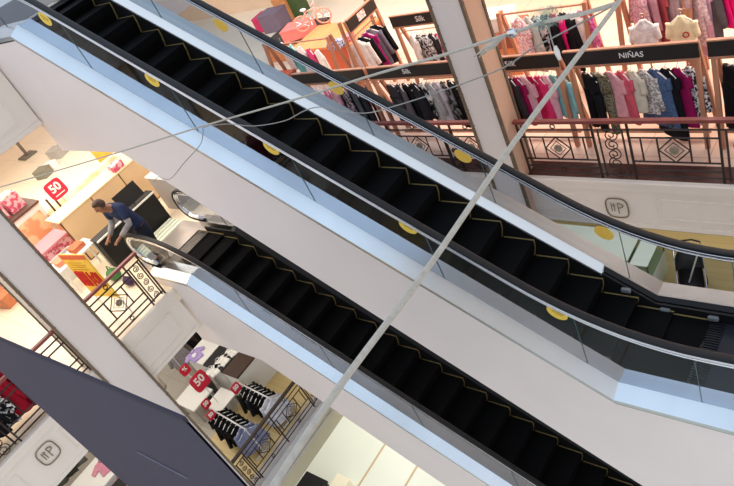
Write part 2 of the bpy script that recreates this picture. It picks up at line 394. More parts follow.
# ------------------------------------------------------------------ escalators
SL = .68
XT, XB = -10.1, -2.91                # knees of the lower escalator's deck line
ZT = 5.20                            # deck level at its top
ZB = ZT - SL * (XB - XT)
def deck(x): return ZT if x <= XT else (ZB if x >= XB else ZT - SL * (x - XT))
def soft(x, w=.9):
    n = 16; return sum(deck(x + w * ((i + .5) / n * 2 - 1)) for i in range(n)) / n
YC = 4.625; GY = .645; OY = .82; IY = .52
X0, X1 = -11.35, -1.2                # ends of the balustrades
def frange(a, b, st):
    n = max(1, int(math.ceil((b - a) / st))); return [a + (b - a) * i / n for i in range(n + 1)]
def make_escalator(label, group):
    root = thing('escalator', label, 'escalator', (XT, YC, 0), group=group)
    ends = [X0 + .05, XT, XB, X1 + 1.0]
    for s in (-1, 1):
        yo, yg, yi = YC + s * OY, YC + s * GY, YC + (.52 if s > 0 else -.455)
        fl = .07 if s > 0 else 0.
        # cladding of the truss side
        top = [(x, deck(x) - .06) for x in ends]; th = 1.78
        bot = [(ends[3], ZB - 1.9), (XB + .35, ZB - 1.9), (XT + .65, ZT - 1.9), (ends[0], ZT - 1.9)]
        m = MB(); m.prism([(x, yo, z) for x, z in top + bot], (0, -s * .05, 0)); m.build('side_panel', M_CLAD, root)
        # outer deck: slopes gently up to the glass
        m = MB()
        for a, b in zip(ends[:-1], ends[1:]):
            m.prism([(a, yo + s * .012, deck(a) - .055), (a, yo + s * .012, deck(a) + fl), (a, yg, deck(a) + .075), (a, yg - s * .03, deck(a) + .075), (a, yg - s * .03, deck(a) - .055)], (b - a, 0, deck(b) - deck(a)))
        o = m.build('outer_deck', M_STEEL if s < 0 else M_SATIN, root)
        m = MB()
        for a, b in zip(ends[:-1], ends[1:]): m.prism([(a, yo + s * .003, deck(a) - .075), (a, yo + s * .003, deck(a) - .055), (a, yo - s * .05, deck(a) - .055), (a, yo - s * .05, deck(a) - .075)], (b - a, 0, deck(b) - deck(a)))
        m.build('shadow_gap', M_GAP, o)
        # inner deck and skirt
        m = MB(); xs = [XT - .1, XT, XB - .55] if s > 0 else [X0 + .3, XT, XB, X1 + 1.0]
        for a, b in zip(xs[:-1], xs[1:]):
            m.prism([(a, yg - s * .02, deck(a) + (.085 if s > 0 else .055)), (a, yi, deck(a) + (.035 if s > 0 else .052)), (a, yi, deck(a) - .0), (a, yg - s * .02, deck(a) - .0)], (b - a, 0, deck(b) - deck(a)))
        m.build('inner_deck', M_WHITEAL if s > 0 else M_STEEL, root)
        m = MB(); xs = [XB - .55, XB, X1 + 1.0] if s > 0 else [X1 + .98, X1 + 1.0]
        for a, b in zip(xs[:-1], xs[1:]):
            m.prism([(a, yg - s * .02, deck(a) + .07), (a, yi + s * .05, deck(a) + .03), (a, yi + s * .05, deck(a) - .03), (a, yg - s * .02, deck(a) - .03)], (b - a, 0, deck(b) - deck(a)))
        m.build('lower_inner_deck', M_BLACK if s > 0 else M_STEEL, root)
        m = MB(); xs = [X0 + .3, XT, XB, X1 + 1.0]
        for a, b in zip(xs[:-1], xs[1:]):
            m.prism([(a, yi, deck(a) + .03), (a, yi + s * .03, deck(a) + .03), (a, yi + s * .03, deck(a) - .5), (a, yi, deck(a) - .5)], (b - a, 0, deck(b) - deck(a)))
        m.build('skirt', M_BLACK, root)
        # glass panels
        hr = .74
        cuts = [X0, -10.45, -9.0, -7.55, -6.1, -4.65, -3.2, -2.1, X1 + 1.0]
        for a, b in zip(cuts[:-1], cuts[1:]):
            xs = frange(a + .004, b - .004, .1)
            lo = [(x, yg - .006, deck(x) + .05) for x in xs]; hi = [(x, yg - .006, soft(x) + hr) for x in xs]
            if a == X0:
                c = X0 + .05; R = (hr - .1) / 2; zc = soft(c) + hr - R
                arc = [(c - .0 - R * math.sin(t), yg - .006, zc + R * math.cos(t)) for t in [PI * i / 12 for i in range(1, 12)]]
                poly = lo + hi[::-1] + arc
            else: poly = lo + hi[::-1]
            g = MB().prism(poly, (0, .012, 0)).build('glass_panel', M_GLASS, root)
            m = MB(); m.prism([(b - .004, yg - .0055, deck(b) + .05), (b + .002, yg - .0055, deck(b) + .05), (b + .002, yg - .0055, soft(b) + hr), (b - .004, yg - .0055, soft(b) + hr)], (0, .011, 0)); m.build('panel_joint', M_GLASSJ, g)
        # handrail loop on a polished guide
        xs = frange(X0, X1 + 1.0, .18); c = X0
        def railpath(h0, R, zlow):
            p = [(x, yg, soft(x) + h0) for x in reversed(xs)]; zc = soft(c) + h0 - R
            return p + [(c - R * math.sin(t), yg, zc + R * math.cos(t)) for t in [PI * i / 14 for i in range(1, 15)]] + [(c + .25, yg, zc - R - .02)]
        def sweep(path, hw, hh, name, m_, par):
            m = MB(); m.smooth = True; P = [Vector(p) for p in path]; rings = []
            for i in range(len(P)):
                t = (P[min(i + 1, len(P) - 1)] - P[max(i - 1, 0)]).normalized(); n = t.cross(Y)
                ring = []
                for k in range(12):
                    a = 2 * PI * (k + .5) / 12; ca, sa = math.cos(a), math.sin(a)
                    ring.append(P[i] + Y * (hw * math.copysign(abs(ca) ** .6, ca)) + n * (hh * math.copysign(abs(sa) ** .6, sa)))
                rings.append(ring)
            m.loft(rings, True); return m.build(name, m_, par)
        h = sweep(railpath(.835, .36, 0), .042, .022, 'handrail', M_RUBBER, root)
        sweep(railpath(.783, .305, 0), .03, .022, 'handrail_guide', M_CHROME, h)
        sweep(railpath(.738, .265, 0), .022, .009, 'lower_guide', M_CHROME, h)
        sweep(railpath(.800, .32, 0), .036, .007, 'guide_lip', M_CHROME, h)
    # moving steps
    RUN = .37
    n0 = int((X0 + .75 - XT) / RUN)
    step_y0, step_y1 = YC - .42, YC + .505
    def nose(x): return soft(x, .45) - .06
    x = XT - .75
    k = 0
    while x < XB + .75:
        z = nose(x - .06); zp = nose(x + RUN - .06)
        drop = max(.04, z - zp)
        m = MB(); m.m = 0
        m.prism([(x - RUN - .085, step_y0, z), (x, step_y0, z), (x - .012, step_y0, z - drop * .4), (x - .06, step_y0, z - drop), (x - .06, step_y0, z - drop - .05), (x - RUN - .085, step_y0, z - .06)], (0, step_y1 - step_y0, 0))
        st = m.build('step', M_TREAD, root)
        for ya in (step_y0, step_y1 - .018):
            m = MB(); m.prism([(x - RUN - .03, ya, z), (x - RUN - .03, ya, z + .004), (x + .004, ya, z + .004), (x - .006, ya, z - drop * .42), (x - .052, ya, z - drop), (x - .062, ya, z - drop), (x - .014, ya, z - drop * .4), (x - .006, ya, z)], (0, .018, 0))
            m.build('edge_strip', M_YELL, st)
        x += RUN; k += 1
    xe = x - RUN
    m = MB(); m.prism([(ends[0], YC - OY + .05, ZT - 1.9), (XT + .65, YC - OY + .05, ZT - 1.9), (XB + .35, YC - OY + .05, ZB - 1.9), (ends[3], YC - OY + .05, ZB - 1.9), (ends[3], YC - OY + .05, ZB - 1.86), (XB + .37, YC - OY + .05, ZB - 1.86), (XT + .67, YC - OY + .05, ZT - 1.86), (ends[0], YC - OY + .05, ZT - 1.86)], (0, 2 * OY - .1, 0)); m.build('underside', M_CLAD, root)
    # floor plates and combs at both landings
    m = MB(); m.box((-12.25, YC - .56, ZT - .24), (XT - 1.15, YC + .8, ZT - .17)); p = m.build('floor_plate', mat('landing_plate', (196, 190, 186), .3, .6, var=.08, scale=3), root)
    m = MB(); m.box((XT - 1.16, YC - .5, ZT - .17), (XT - .86, YC + .5, ZT - .06))
    m.build('comb_plate', mat('comb_metal', (176, 172, 168), .3, .8, var=.1, scale=20, kind='stripey'), p)
    m = MB(); m.box((xe + .02, YC - .51, ZB - .16), (X1 + 1.0, YC + .51, ZB - .09)); p = m.build('lower_floor_plate', mat('dark_plate', (22, 25, 36), .5, .2, var=.3, scale=40), root)
    m = MB(); 
    for i in range(30): m.box((xe - .02, YC - .49 + i * .033, ZB - .09), (xe + .16, YC - .475 + i * .033, ZB - .075))
    m.build('comb_plate', mat('dark_comb', (40, 40, 44), .4, .6), p)
    for i, dx in enumerate((-.35, .05, .55, 1.0)):
        m = MB(); m.bevbox((XB + dx, YC + IY - .045, deck(XB + dx) - .055), (XB + dx + .11, YC + IY + .0, deck(XB + dx) - .0), .01)
        m.build('comb_light', mat('frosted_lens', (120, 122, 124), .3), root)
    return root
esc_low = make_escalator('black escalator coming down from the leaning man, the lower of the two', 'parallel escalators')
DX, DZ = .44, 4.80
esc_up = dup(esc_low); esc_up.location = Vector(esc_low.location) + Vector((DX, 0, DZ))
for c in esc_low.children:
    if c.name.startswith('inner_deck') and max(v.co.y for v in c.data.vertices) > .3: c.data = c.data.copy(); c.data.materials[0] = M_BLACK
fp = [c for c in esc_up.children if c.name.startswith('floor_plate')][0]; fp.data = fp.data.copy(); fp.data.materials[0] = mat('dark_plate', (22, 25, 36))
esc_up['label'] = 'black escalator with yellow round stickers on its glass, the upper of the two'
# the upper run carries the round stickers and a dark floor mat
def near_panel(root, px, y):
    best = None
    for c in root.children:
        if c.name.startswith('glass_panel'):
            vs = [c.matrix_world @ v.co if False else Vector(v.co) + wloc(c) for v in c.data.vertices]
            if abs(sum(v.y for v in vs) / len(vs) - y) > .1: continue
            a, b = min(v.x for v in vs), max(v.x for v in vs)
            if a - .02 <= px <= b + .02: best = c
    return best
for s, pts in ((-1, ((45, 19), (152, 80), (271, 148), (408, 227), (557, 313))), (1, ((221, 25), (336, 88), (463, 156), (604, 233)))):
    y = YC + s * GY
    for (px, py) in pts:
        p = aty(px, py, y - .009); par = near_panel(esc_up, p.x, y)
        if par is None: continue
        tt = Vector((1, 0, -SL)).normalized(); nn = Vector((SL, 0, 1)).normalized()
        m = MB(); m.m = 0
        m.prism([p + tt * (.115 * math.cos(a)) + nn * (.088 * math.sin(a)) for a in [2 * PI * i / 20 for i in range(20)]], (0, .003 if s < 0 else -.003, 0))
        m.m = 1
        for k, w in ((.018, .07), (-.012, .055)):
            m.obox(p - tt * w + nn * k - Y * .0008, tt * (2 * w), nn * .012, Y * .001)
        m.build('sticker', [M_STICK if s < 0 else mat('orange_sticker', (255, 206, 92), .5, var=.05), M_STICKT], par)

# ------------------------------------------------------------------ banner and ropes across the void
kb = 2.0
bx0, bx1, by, bz = -2.93 * kb, -1.279 * kb, .262 * kb, 11.2 - kb
byx = lambda x: .279 * kb + .0286 * (x + 1.279 * kb)
t = thing('hanging_banner', 'large navy blue fabric banner hanging across the lower left corner', 'banner', ((bx0 + bx1) / 2, by, bz - 4.2))
m = MB(); m.smooth = True
cols = 24; rows = 14; front = []
for j in range(rows + 1):
    for i in range(cols + 1):
        front.append((bx0 + (bx1 - bx0) * i / cols, byx(bx0 + (bx1 - bx0) * i / cols) + .008 * math.sin(i * .7) * (j / rows), bz - 4.2 * j / rows))
fs = [(j * (cols + 1) + i, j * (cols + 1) + i + 1, (j + 1) * (cols + 1) + i + 1, (j + 1) * (cols + 1) + i) for j in range(rows) for i in range(cols)]
m.add(front, [tuple(reversed(f)) for f in fs]); b_ = [(x, y + .012, z) for x, y, z in front]; m.add(b_, fs)
m.build('banner_cloth', M_NAVY, t)
m = MB(); m.obox((bx0, byx(bx0) - .003, bz - .03), (bx1 - bx0, byx(bx1) - byx(bx0), 0), (0, .018, 0), (0, 0, .034)); m.build('top_batten', M_NAVY2, t)
sa, sb = aty(139, 450, by), aty(186, 477, by); m = MB(); m.obox((sa.x, byx(sa.x) - .012, sa.z - .004), (sb.x - sa.x, byx(sb.x) - byx(sa.x), 0), (0, .003, 0), (0, 0, .008)); m.build('seam', mat('pale_seam', (120, 120, 140), .7), t)
m = MB()
for x in (bx0 + .02,): m.cyl((x, by + .006, bz), (x, by + .006, 18.8), .004, 5)
m.build('suspension_wire', M_WIRE, t)

def rope_path(pts, n=10):
    # smooth curve through pixel/depth points
    P = [atd(*p) for p in pts]; out = []
    for i in range(len(P) - 1):
        p0, p1, p2, p3 = P[max(i - 1, 0)], P[i], P[i + 1], P[min(i + 2, len(P) - 1)]
        for k in range(n):
            u = k / n
            out.append(.5 * ((2 * p1) + (p2 - p0) * u + (2 * p0 - 5 * p1 + 4 * p2 - p3) * u * u + (3 * p1 - p0 - 3 * p2 + p3) * u ** 3))
    out.append(P[-1]); return out
m = MB(); m.smooth = True; rp_ = rope_path([(232, 552, 1.62), (330, 400, 1.86), (432, 262, 2.2), (520, 134, 2.55), (617, 4, 2.95), (660, -56, 3.2)], 8); rp_ = [rp_[0] + (rp_[0] - rp_[4]).normalized() * 5] + rp_ + [rp_[-1] + (rp_[-1] - rp_[-5]).normalized() * 5]
m.tube(rp_, .0105, 8)
tag(origin(m.build('rope', M_ROPE)), 'thick grey rope stretched straight across the void from bottom left to top right', 'rope')
m = MB(); m.smooth = True
pp = rope_path([(618, 3, 2.95), (585, 13, 3.0), (545, 22, 3.1), (512, 33, 3.3), (440, 56, 3.9), (370, 76, 4.6), (290, 101, 5.8), (200, 127, 7.0), (100, 158, 8.8), (-20, 193, -10.64 / (atd(-20, 193, 1) - CAM).x)], 8)
m.tube(pp, [.0112 - .002 * min(1, i / 40) for i in range(len(pp))], 8)
t = tag(origin(m.build('rope', M_ROPE)), 'long sagging grey rope running from the top right knot to the left shop', 'rope')
m = MB(); m.smooth = True
c = atd(512, 33, 3.28); d = (atd(530, 27, 3.2) - atd(495, 39, 3.4)).normalized()
m.tube([c - d * .03, c - d * .02, c + d * .02, c + d * .03], [.013, .018, .018, .013], 10); m.ring(c, d, Z, .024, .004, 14, 5)
m.build('clamp', M_STEEL, t)
m = MB(); m.smooth = True
for i in range(9):
    a0 = atd(506 - i * 1.2, 36 + i * .6, 3.3); m.tube([a0, a0 + Vector((-.05, -.02 + random.uniform(-.02, .02), -.012 - random.uniform(0, .03))), a0 + Vector((-.1, -.05 + random.uniform(-.03, .03), -.03 - random.uniform(0, .03)))], [.006, .006, .003], 5)
m.build('frayed_end', M_ROPE, t)
M_PLAST = glass_mat('torn_plastic', (226, 234, 228), .95, .16)
m = MB(); m.smooth = True
for i in range(5):
    a0 = atd(538 + i * 4, 20 - i * 1.5, 3.1); ring = []
    g = [[a0 + Vector(((.012 * u + random.uniform(-.01, .01)), .008 * v + random.uniform(-.01, .01), .013 * v - .004 + random.uniform(-.012, .012))) for u in range(-3, 4)] for v in range(-3, 4)]
    m.add([p for r in g for p in r], [(a * 7 + b, a * 7 + b + 1, a * 7 + b + 8, a * 7 + b + 7) for a in range(6) for b in range(6)])
m.build('torn_wrap', M_PLAST, t)
m = MB(); m.smooth = True
m.tube(rope_path([(155, 182, 7.4), (158, 177, 7.3), (170, 179, 7.0), (184, 163, 6.8), (200, 145, 6.6), (203, 133, 6.5), (205, 127, 6.4), (228, 124, 6.2), (254, 126, 6.0), (284, 121, 5.6), (304, 111, 5.2), (320, 107, 5.0), (340, 111, 4.8), (367, 113, 4.6), (395, 106, 4.4), (430, 95, 4.2), (470, 81, 3.9), (505, 67, 3.7), (530, 50, 3.5), (562, 33, 3.3), (598, 14, 3.1), (616, 4, 2.96)], 6), .0042, 6)
tag(origin(m.build('wire', M_WIRE)), 'thin kinked grey wire hanging below the sagging rope', 'wire')
m = MB(); m.smooth = True; m.tube(rope_path([(548, 22, 3.12), (550, 33, 3.12), (553, 44, 3.12), (556, 52, 3.12)], 5), .0035, 5)
t = tag(origin(m.build('cord', M_WIRE)), 'short pale cord dangling from the rope in front of the black clothes', 'cord')
m = MB(); m.smooth = True; m.tube([atd(555, 46, 3.12), atd(557, 52, 3.12), atd(560, 60, 3.12)], [.008, .014, .008], 7); m.build('knot', mat('pale_knot', (205, 200, 196), .6), t)

# ------------------------------------------------------------------ garments
FAB = {}
def fab(c, pat=None, c2=None):
    key = 'cloth_%02x%02x%02x' % c + (('_' + pat + '_%02x%02x%02x' % c2) if pat else '')
    sc = {'floral': 26, 'dots': 34, 'stripes': 26, 'print': 14, 'denim': 60}.get(pat, 9)
    if pat is None: return mat(key, c, .85, var=.14, scale=sc, spec=.15)
    kd = {'floral': 'noise', 'dots': 'dots', 'stripes': 'stripe', 'print': 'noise', 'denim': 'noise'}[pat]
    return mat(key, c, .85, scale=sc, c2=c2, kind=kd, spec=.15)
M_HANG = mat('white_hanger', (236, 236, 232), .4)
M_HOOK = mat('hanger_hook', (190, 190, 192), .2, 1.)
def body_ring(z, w, t, ph, n=20, x0=0., fold=.12):
    return [Vector((x0 + w * math.cos(a) * (1 + .02 * math.sin(3 * a + ph)), t * math.sin(a) * (1 + fold * math.sin(5 * a + ph + z * 3)) + .012 * math.sin(7 * math.cos(a) + ph + z * 4), z)) for a in [2 * PI * i / n for i in range(n)]]
def loft_z(m, prof, ph, x0=0., xs=None):
    m.loft([body_ring(z, w, t, ph, x0=(x0 if xs is None else xs(z))) for z, w, t in prof], True)
GM = {}
def garment_mesh(kind, v, h, w):
    """mesh hanging below z=0 (hanger bar level); x is the shoulder direction"""
    m = MB(); m.smooth = True; ph = v * 1.7; t = .04 + .012 * (v % 3)
    if kind in ('shirt', 'tee', 'dress', 'jacket'):
        fl = {'shirt': 1.02, 'tee': 1.0, 'dress': 1.28, 'jacket': 1.04}[kind]
        prof = [(-h, w * .5 * fl, t * 1.15), (-h * .97, w * .51 * fl, t * 1.2), (-h * .75, w * .5 * (1 + (fl - 1) * .7), t * 1.1), (-h * .5, w * .46 * (1 + (fl - 1) * .4), t), (-h * .28, w * .47, t), (-.1, w * .47, t * .95), (-.045, w * .36, t * .8), (-.01, w * .22, t * .6), (.03, w * .14, t * .5), (.034, w * .11, t * .35)]
        loft_z(m, list(prof), ph)
        sl = {'shirt': .5, 'tee': .22, 'dress': .16, 'jacket': .56}[kind]
        for s in (-1, 1):
            rings = []
            for k in range(6):
                u = k / 5; cx = s * (w * .40 + u * sl * .22); cz = -.075 - u * sl; r = .062 - .014 * u
                tilt = Vector((s * .22, 0, -1)).normalized(); ax = tilt.cross(Y).normalized()
                rings.append([Vector((cx, 0, cz)) + ax * (r * (1.25 if k == 0 else 1) * math.cos(a)) * s + Y * (t * .75 * math.sin(a) * (1 + .15 * math.sin(3 * a + ph + k))) for a in [2 * PI * i / 10 for i in range(10)]])
            m.loft(rings if s > 0 else [list(reversed(r)) for r in rings], True)
    elif kind == 'trousers':
        prof = [(-.3 * h, w * .46, t), (-.2 * h, w * .45, t), (-.02, w * .40, t * .9), (.0, w * .40, t * .8)]
        loft_z(m, prof, ph)
        for s in (-1, 1):
            pr = [(-h, w * .17, t * .75), (-h * .97, w * .175, t * .8), (-h * .6, w * .185, t * .85), (-h * .29, w * .235, t * .98)]
            loft_z(m, pr, ph + s, xs=lambda z, s=s: s * w * (.235 + .03 * (-z / h)))
    elif kind == 'skirt':
        prof = [(-h, w * .62, t * 1.5), (-h * .97, w * .62, t * 1.55), (-h * .5, w * .5, t * 1.2), (-.05, w * .38, t), (0, w * .37, t * .9)]
        loft_z(m, prof, ph)
    return m
def hanger_mb(w):
    m = MB(); m.smooth = True
    m.tube([(-w * .42, 0, -.075), (-w * .25, 0, -.02), (0, 0, .04), (w * .25, 0, -.02), (w * .42, 0, -.075)], .011, 6)
    m.tube([(-w * .42, 0, -.075), (w * .42, 0, -.08)], .006, 5)
    return m
def hook_pts(): return [(0, 0, .04), (0, 0, .085)] + [(.028 * math.sin(a), 0, .112 - .028 * math.cos(a)) for a in [PI * i / 6 for i in range(0, 9)]]
ORD = ['first', 'second', 'third', 'fourth', 'fifth', 'sixth', 'seventh', 'eighth', 'ninth', 'tenth', 'eleventh', 'twelfth', 'thirteenth']
gcount = 0
def garment(kind, label, c, loc, rz, h=.6, w=.42, pat=None, c2=None, group=None, hanger=True):
    """loc: point on the rail"""
    global gcount; gcount += 1; v = gcount % 6
    key = (kind, v, round(h, 2), round(w, 2), c, pat, c2)
    nm = {'shirt': 'hanging_shirt', 'tee': 'hanging_blouse', 'dress': 'hanging_dress', 'jacket': 'hanging_jacket', 'trousers': 'hanging_trousers', 'skirt': 'hanging_skirt'}[kind]
    fm = fab(c, pat, c2)
    if key in GM:
        o = GM[key].copy(); COL.objects.link(o); src = GM[key]
        for ch in src.children: q = ch.copy(); COL.objects.link(q); q.parent = o
    else:
        o = garment_mesh(kind, v, h, w).build(nm, fm); GM[key] = o
        if hanger:
            hg = hanger_mb(w * .98).build('hanger', M_HANG, o, True)
            MB().tube(hook_pts(), .0035, 5).build('hook', M_HOOK, hg, True)
    o.location = (loc[0], loc[1], loc[2] - .138); o.rotation_euler = (0, 0, rz)
    return tag(o, label, {'shirt': 'shirt', 'tee': 'top', 'dress': 'dress', 'jacket': 'jacket', 'trousers': 'trousers', 'skirt': 'skirt'}[kind], group)
def row(where, group, a, b, items, rz, rzv=.12):
    """items hang from the rail between the points a and b; each item: kind, words, colour, height, width, pattern, second colour"""
    a, b = Vector(a), Vector(b); n = len(items)
    for i, it in enumerate(items):
        kind, words, c, h, w = it[:5]; pat = it[5] if len(it) > 5 else None; c2 = it[6] if len(it) > 6 else None
        u = (i + .5) / n; p = a + (b - a) * u
        garment(kind, '%s, %s on the %s' % (words, ORD[i] + (' from left' if len((words + ' ' + where).split()) < 12 else ''), where), c, p, rz + random.uniform(-rzv, rzv), h, w, pat, c2, group)

BLK, CHA, DGR = (22, 22, 26), (52, 50, 56), (84, 80, 86)
MAG, PNK, LPK, CRI, HOT = (150, 22, 84), (214, 92, 112), (226, 172, 186), (170, 26, 62), (250, 30, 128)
WHT, CRM, LIL, TEAL, DEN = (236, 232, 228), (226, 212, 190), (206, 172, 204), (128, 186, 188), (62, 82, 116)
GRY, MAU = (150, 144, 148), (168, 120, 134)

# ------------------------------------------------------------------ clothes rails of the right shop
def rack(label, x0, x1, y, zt, zr, floor, word=None, wx=.5, group='wood framed clothes rails with black headers', depth=.55, wsize=.13, head=.22, wfont=None):
    """two leaning wood frames, a black header board with a wood lip and a hanging rail"""
    t = thing('clothes_rack', label, 'clothes rack', ((x0 + x1) / 2, y, floor), group=group)
    for x in (x0 + .05, x1 - .05):
        for s in (0, 1):
            m = MB(); m.prism([(x - .03, y + depth * s - .03, floor), (x + .03, y + depth * s - .03, floor), (x + .03, y + depth * s + .03, floor), (x - .03, y + depth * s + .03, floor)], (0, -(depth - .06) if s else 0, zt - floor - .04))
            m.build('post', M_WOOD, t)
    m = MB(); m.bevbox((x0, y - .05, zt - head), (x1, y - .015, zt), .006); hb = m.build('header', M_SIGN, t)
    m = MB(); m.box((x0, y - .06, zt), (x1, y - .005, zt + .02)); m.box((x0, y - .055, zt - head - .03), (x1, y - .01, zt - head)); m.build('lip', M_WOOD, hb)
    if word: text('lettering', word, wsize, (x0 + (x1 - x0) * wx, y - .052, zt - head / 2), X, Z, M_LET, hb, .003)
    m = MB(); m.cyl((x0 + .04, y + depth * .3, zr), (x1 - .04, y + depth * .3, zr), .013, 8); m.build('rail', M_WOOD, t)
    for x in (x0 + .05, x1 - .05): MB().cyl((x, y - .02, zr), (x, y + depth * .45, zr), .014, 6).build('bracket', M_WOOD, t)
    MB().box((x0 + .05, y + depth * .35, floor + .12), (x1 - .05, y + depth * .5, floor + .15)).build('brace', M_WOOD, t)
    return t
ya = 8.32; za = 11.2 - 4.56; zr = 11.2 - 4.93
yh = ya + .165
rack('clothes rail under the black header with white capital lettering', -4.55, -2.72, ya, za, zr, F1, 'NI\u00d1AS', .53, wsize=.115)
rack('clothes rail with blank black header at the right edge of the photo', -2.62, -.8, ya, za, zr, F1)
rack('clothes rail right beside the white column, script logo on its black header', -6.1, -4.65, ya, za, zr, F1, 'Silk', .46)
rack('clothes rail left of the white column, script logo on its black header', -8.35, -6.42, ya, za, zr, F1, 'Silk', .46)
rack('clothes rail seen through the escalator glass, script logo on its black header', -10.35, -8.45, ya, za, zr, F1, 'Silk', .62)
r = -.5
row('rail under the lettered black header', 'clothes on the girls rail', (-4.42, yh, zr), (-2.86, yh, zr), [
    ('trousers', 'black trousers', BLK, .95, .42), ('trousers', 'olive dotted black trousers', (44, 42, 34), 1.0, .44, 'dots', (120, 112, 90)), ('tee', 'sheer pink top', (224, 160, 168), .7, .46),
    ('dress', 'coral pink dress', (206, 88, 104), .8, .42), ('tee', 'cream beige top', (206, 194, 176), .6, .44), ('shirt', 'grey floral shirt', (150, 142, 138), .66, .42, 'floral', (220, 214, 208)),
    ('dress', 'blue denim dress', DEN, .86, .54, 'denim', (84, 104, 138)), ('dress', 'long black dress', BLK, 1.06, .46), ('dress', 'deep magenta dress', MAG, .88, .4), ('shirt', 'black and white floral shirt', (48, 44, 48), .84, .44, 'floral', (222, 216, 216))], r)
row('rail at the right edge of the photo', 'clothes on the right edge rail', (-2.5, yh, zr), (-1.3, yh, zr), [
    ('trousers', 'black trousers', BLK, .98, .46), ('trousers', 'worn black trousers', (26, 24, 28), .96, .46), ('tee', 'lilac top', LIL, .62, .44), ('dress', 'black dress', BLK, .9, .42), ('tee', 'grey top', GRY, .6, .42), ('dress', 'pink dress', LPK, .8, .4)], r)
row('rail right beside the white column', 'clothes on the rail beside the column', (-5.86, yh, zr), (-4.74, yh, zr), [
    ('dress', 'crimson dress', CRI, .74, .4), ('jacket', 'charcoal jacket', CHA, .82, .42), ('dress', 'magenta dress', MAG, .8, .4), ('tee', 'white edged magenta top', (186, 40, 104), .76, .42, 'stripes', (240, 226, 232)), ('dress', 'crimson red dress', (186, 28, 78), .8, .4),
    ('dress', 'rose pink dress', (214, 52, 110), .72, .42), ('tee', 'pale pink top', LPK, .7, .42), ('tee', 'mint green top', TEAL, .66, .42), ('shirt', 'pale teal shirt', (150, 200, 202), .72, .42)], r)
row('rail left of the white column', 'dark clothes left of the column', (-8.2, yh, zr), (-6.55, yh, zr), [
    ('trousers', 'charcoal trousers', CHA, .8, .44), ('jacket', 'dark grey jacket', DGR, .76, .42), ('trousers', 'black trousers', BLK, .84, .42), ('jacket', 'black jacket', (34, 32, 38), .76, .44), ('tee', 'black top with white print', BLK, .7, .44, 'print', (206, 204, 204)), ('shirt', 'black and white shirt', (30, 30, 32), .74, .44, 'stripes', (212, 210, 212)),
    ('tee', 'white and grey top', (206, 200, 206), .8, .42, 'stripes', (160, 152, 164)), ('jacket', 'black jacket with print', BLK, .76, .42, 'print', (120, 118, 120)), ('trousers', 'near black trousers', (28, 28, 26), .86, .44), ('jacket', 'black coat', (24, 26, 26), .8, .42)], r)
row('rail seen through the escalator glass', 'clothes seen through the glass', (-10.2, yh, zr), (-8.6, yh, zr), [
    ('tee', 'white top', WHT, .6, .44), ('tee', 'pink top', (226, 120, 150), .62, .42), ('tee', 'pale pink top', LPK, .64, .42), ('shirt', 'dark floral shirt', (50, 40, 48), .7, .42, 'floral', (190, 170, 176)),
    ('jacket', 'grey jacket', DGR, .76, .42), ('trousers', 'charcoal trousers', CHA, .82, .44), ('trousers', 'dark plum trousers', (70, 44, 62), .82, .44)], r)

# second row of rails, further into the shop
yb = 9.95; zb_ = 11.2 - 4.18
yq = yb + .165; zq = zb_ - .42
def rail_only(label, x0, x1, y, z, floor, group='plain wood clothes rails further back'):
    t = thing('clothes_rack', label, 'clothes rack', ((x0 + x1) / 2, y, floor), group=group)
    for x in (x0, x1):
        for s in (-1, 1):
            m = MB(); m.prism([(x - .035, y + s * .34 - .03, floor), (x + .035, y + s * .34 - .03, floor), (x + .035, y + s * .34 + .03, floor), (x - .035, y + s * .34 + .03, floor)], (0, -s * .3, z - floor + .06)); m.build('post', M_WOOD, t)
        m = MB(); m.box((x - .03, y - .22, floor + .5), (x + .03, y + .22, floor + .56)); m.build('brace', M_WOOD, t)
    m = MB(); m.cyl((x0, y, z), (x1, y, z), .02, 8); m.build('rail', M_WOOD, t); return t
rail_only('wood rail of pink clothes above the white capital lettering', -4.4, -3.4, yq, zq + .1, F1)
rail_only('wood rail of hot pink clothes in the top right corner', -3.34, -1.6, yq, zq + .1, F1)
rail_only('wood rail of black and pink clothes behind the rope knot', -6.55, -4.95, yq, zq - .12, F1)
row('rail above the white capital lettering', 'pink clothes above the lettered header', (-4.2, yq, zq + .1), (-3.45, yq, zq + .1), [
    ('shirt', 'pink floral shirt', (222, 176, 186), .92, .44, 'floral', (178, 132, 150)), ('shirt', 'mauve shirt', MAU, .98, .44), ('dress', 'dusty red dress', (176, 78, 88), .98, .42), ('shirt', 'grey mauve shirt', (164, 140, 148), .98, .44), ('tee', 'grey pink top', (176, 152, 160), .9, .42)], -.75)
row('rail in the top right corner', 'clothes in the top right corner', (-3.36, yq, zq + .1), (-2.84, yq, zq + .1), [
    ('shirt', 'lilac floral shirt', (200, 170, 190), .95, .44, 'floral', (232, 214, 222)), ('dress', 'long lilac scarf dress', (214, 168, 190), 1.15, .4), ('jacket', 'charcoal jacket', (92, 86, 92), .95, .44), ('dress', 'hot pink dress', HOT, .66, .5), ('dress', 'bright pink dress', (244, 26, 118), .7, .5)], -.6)
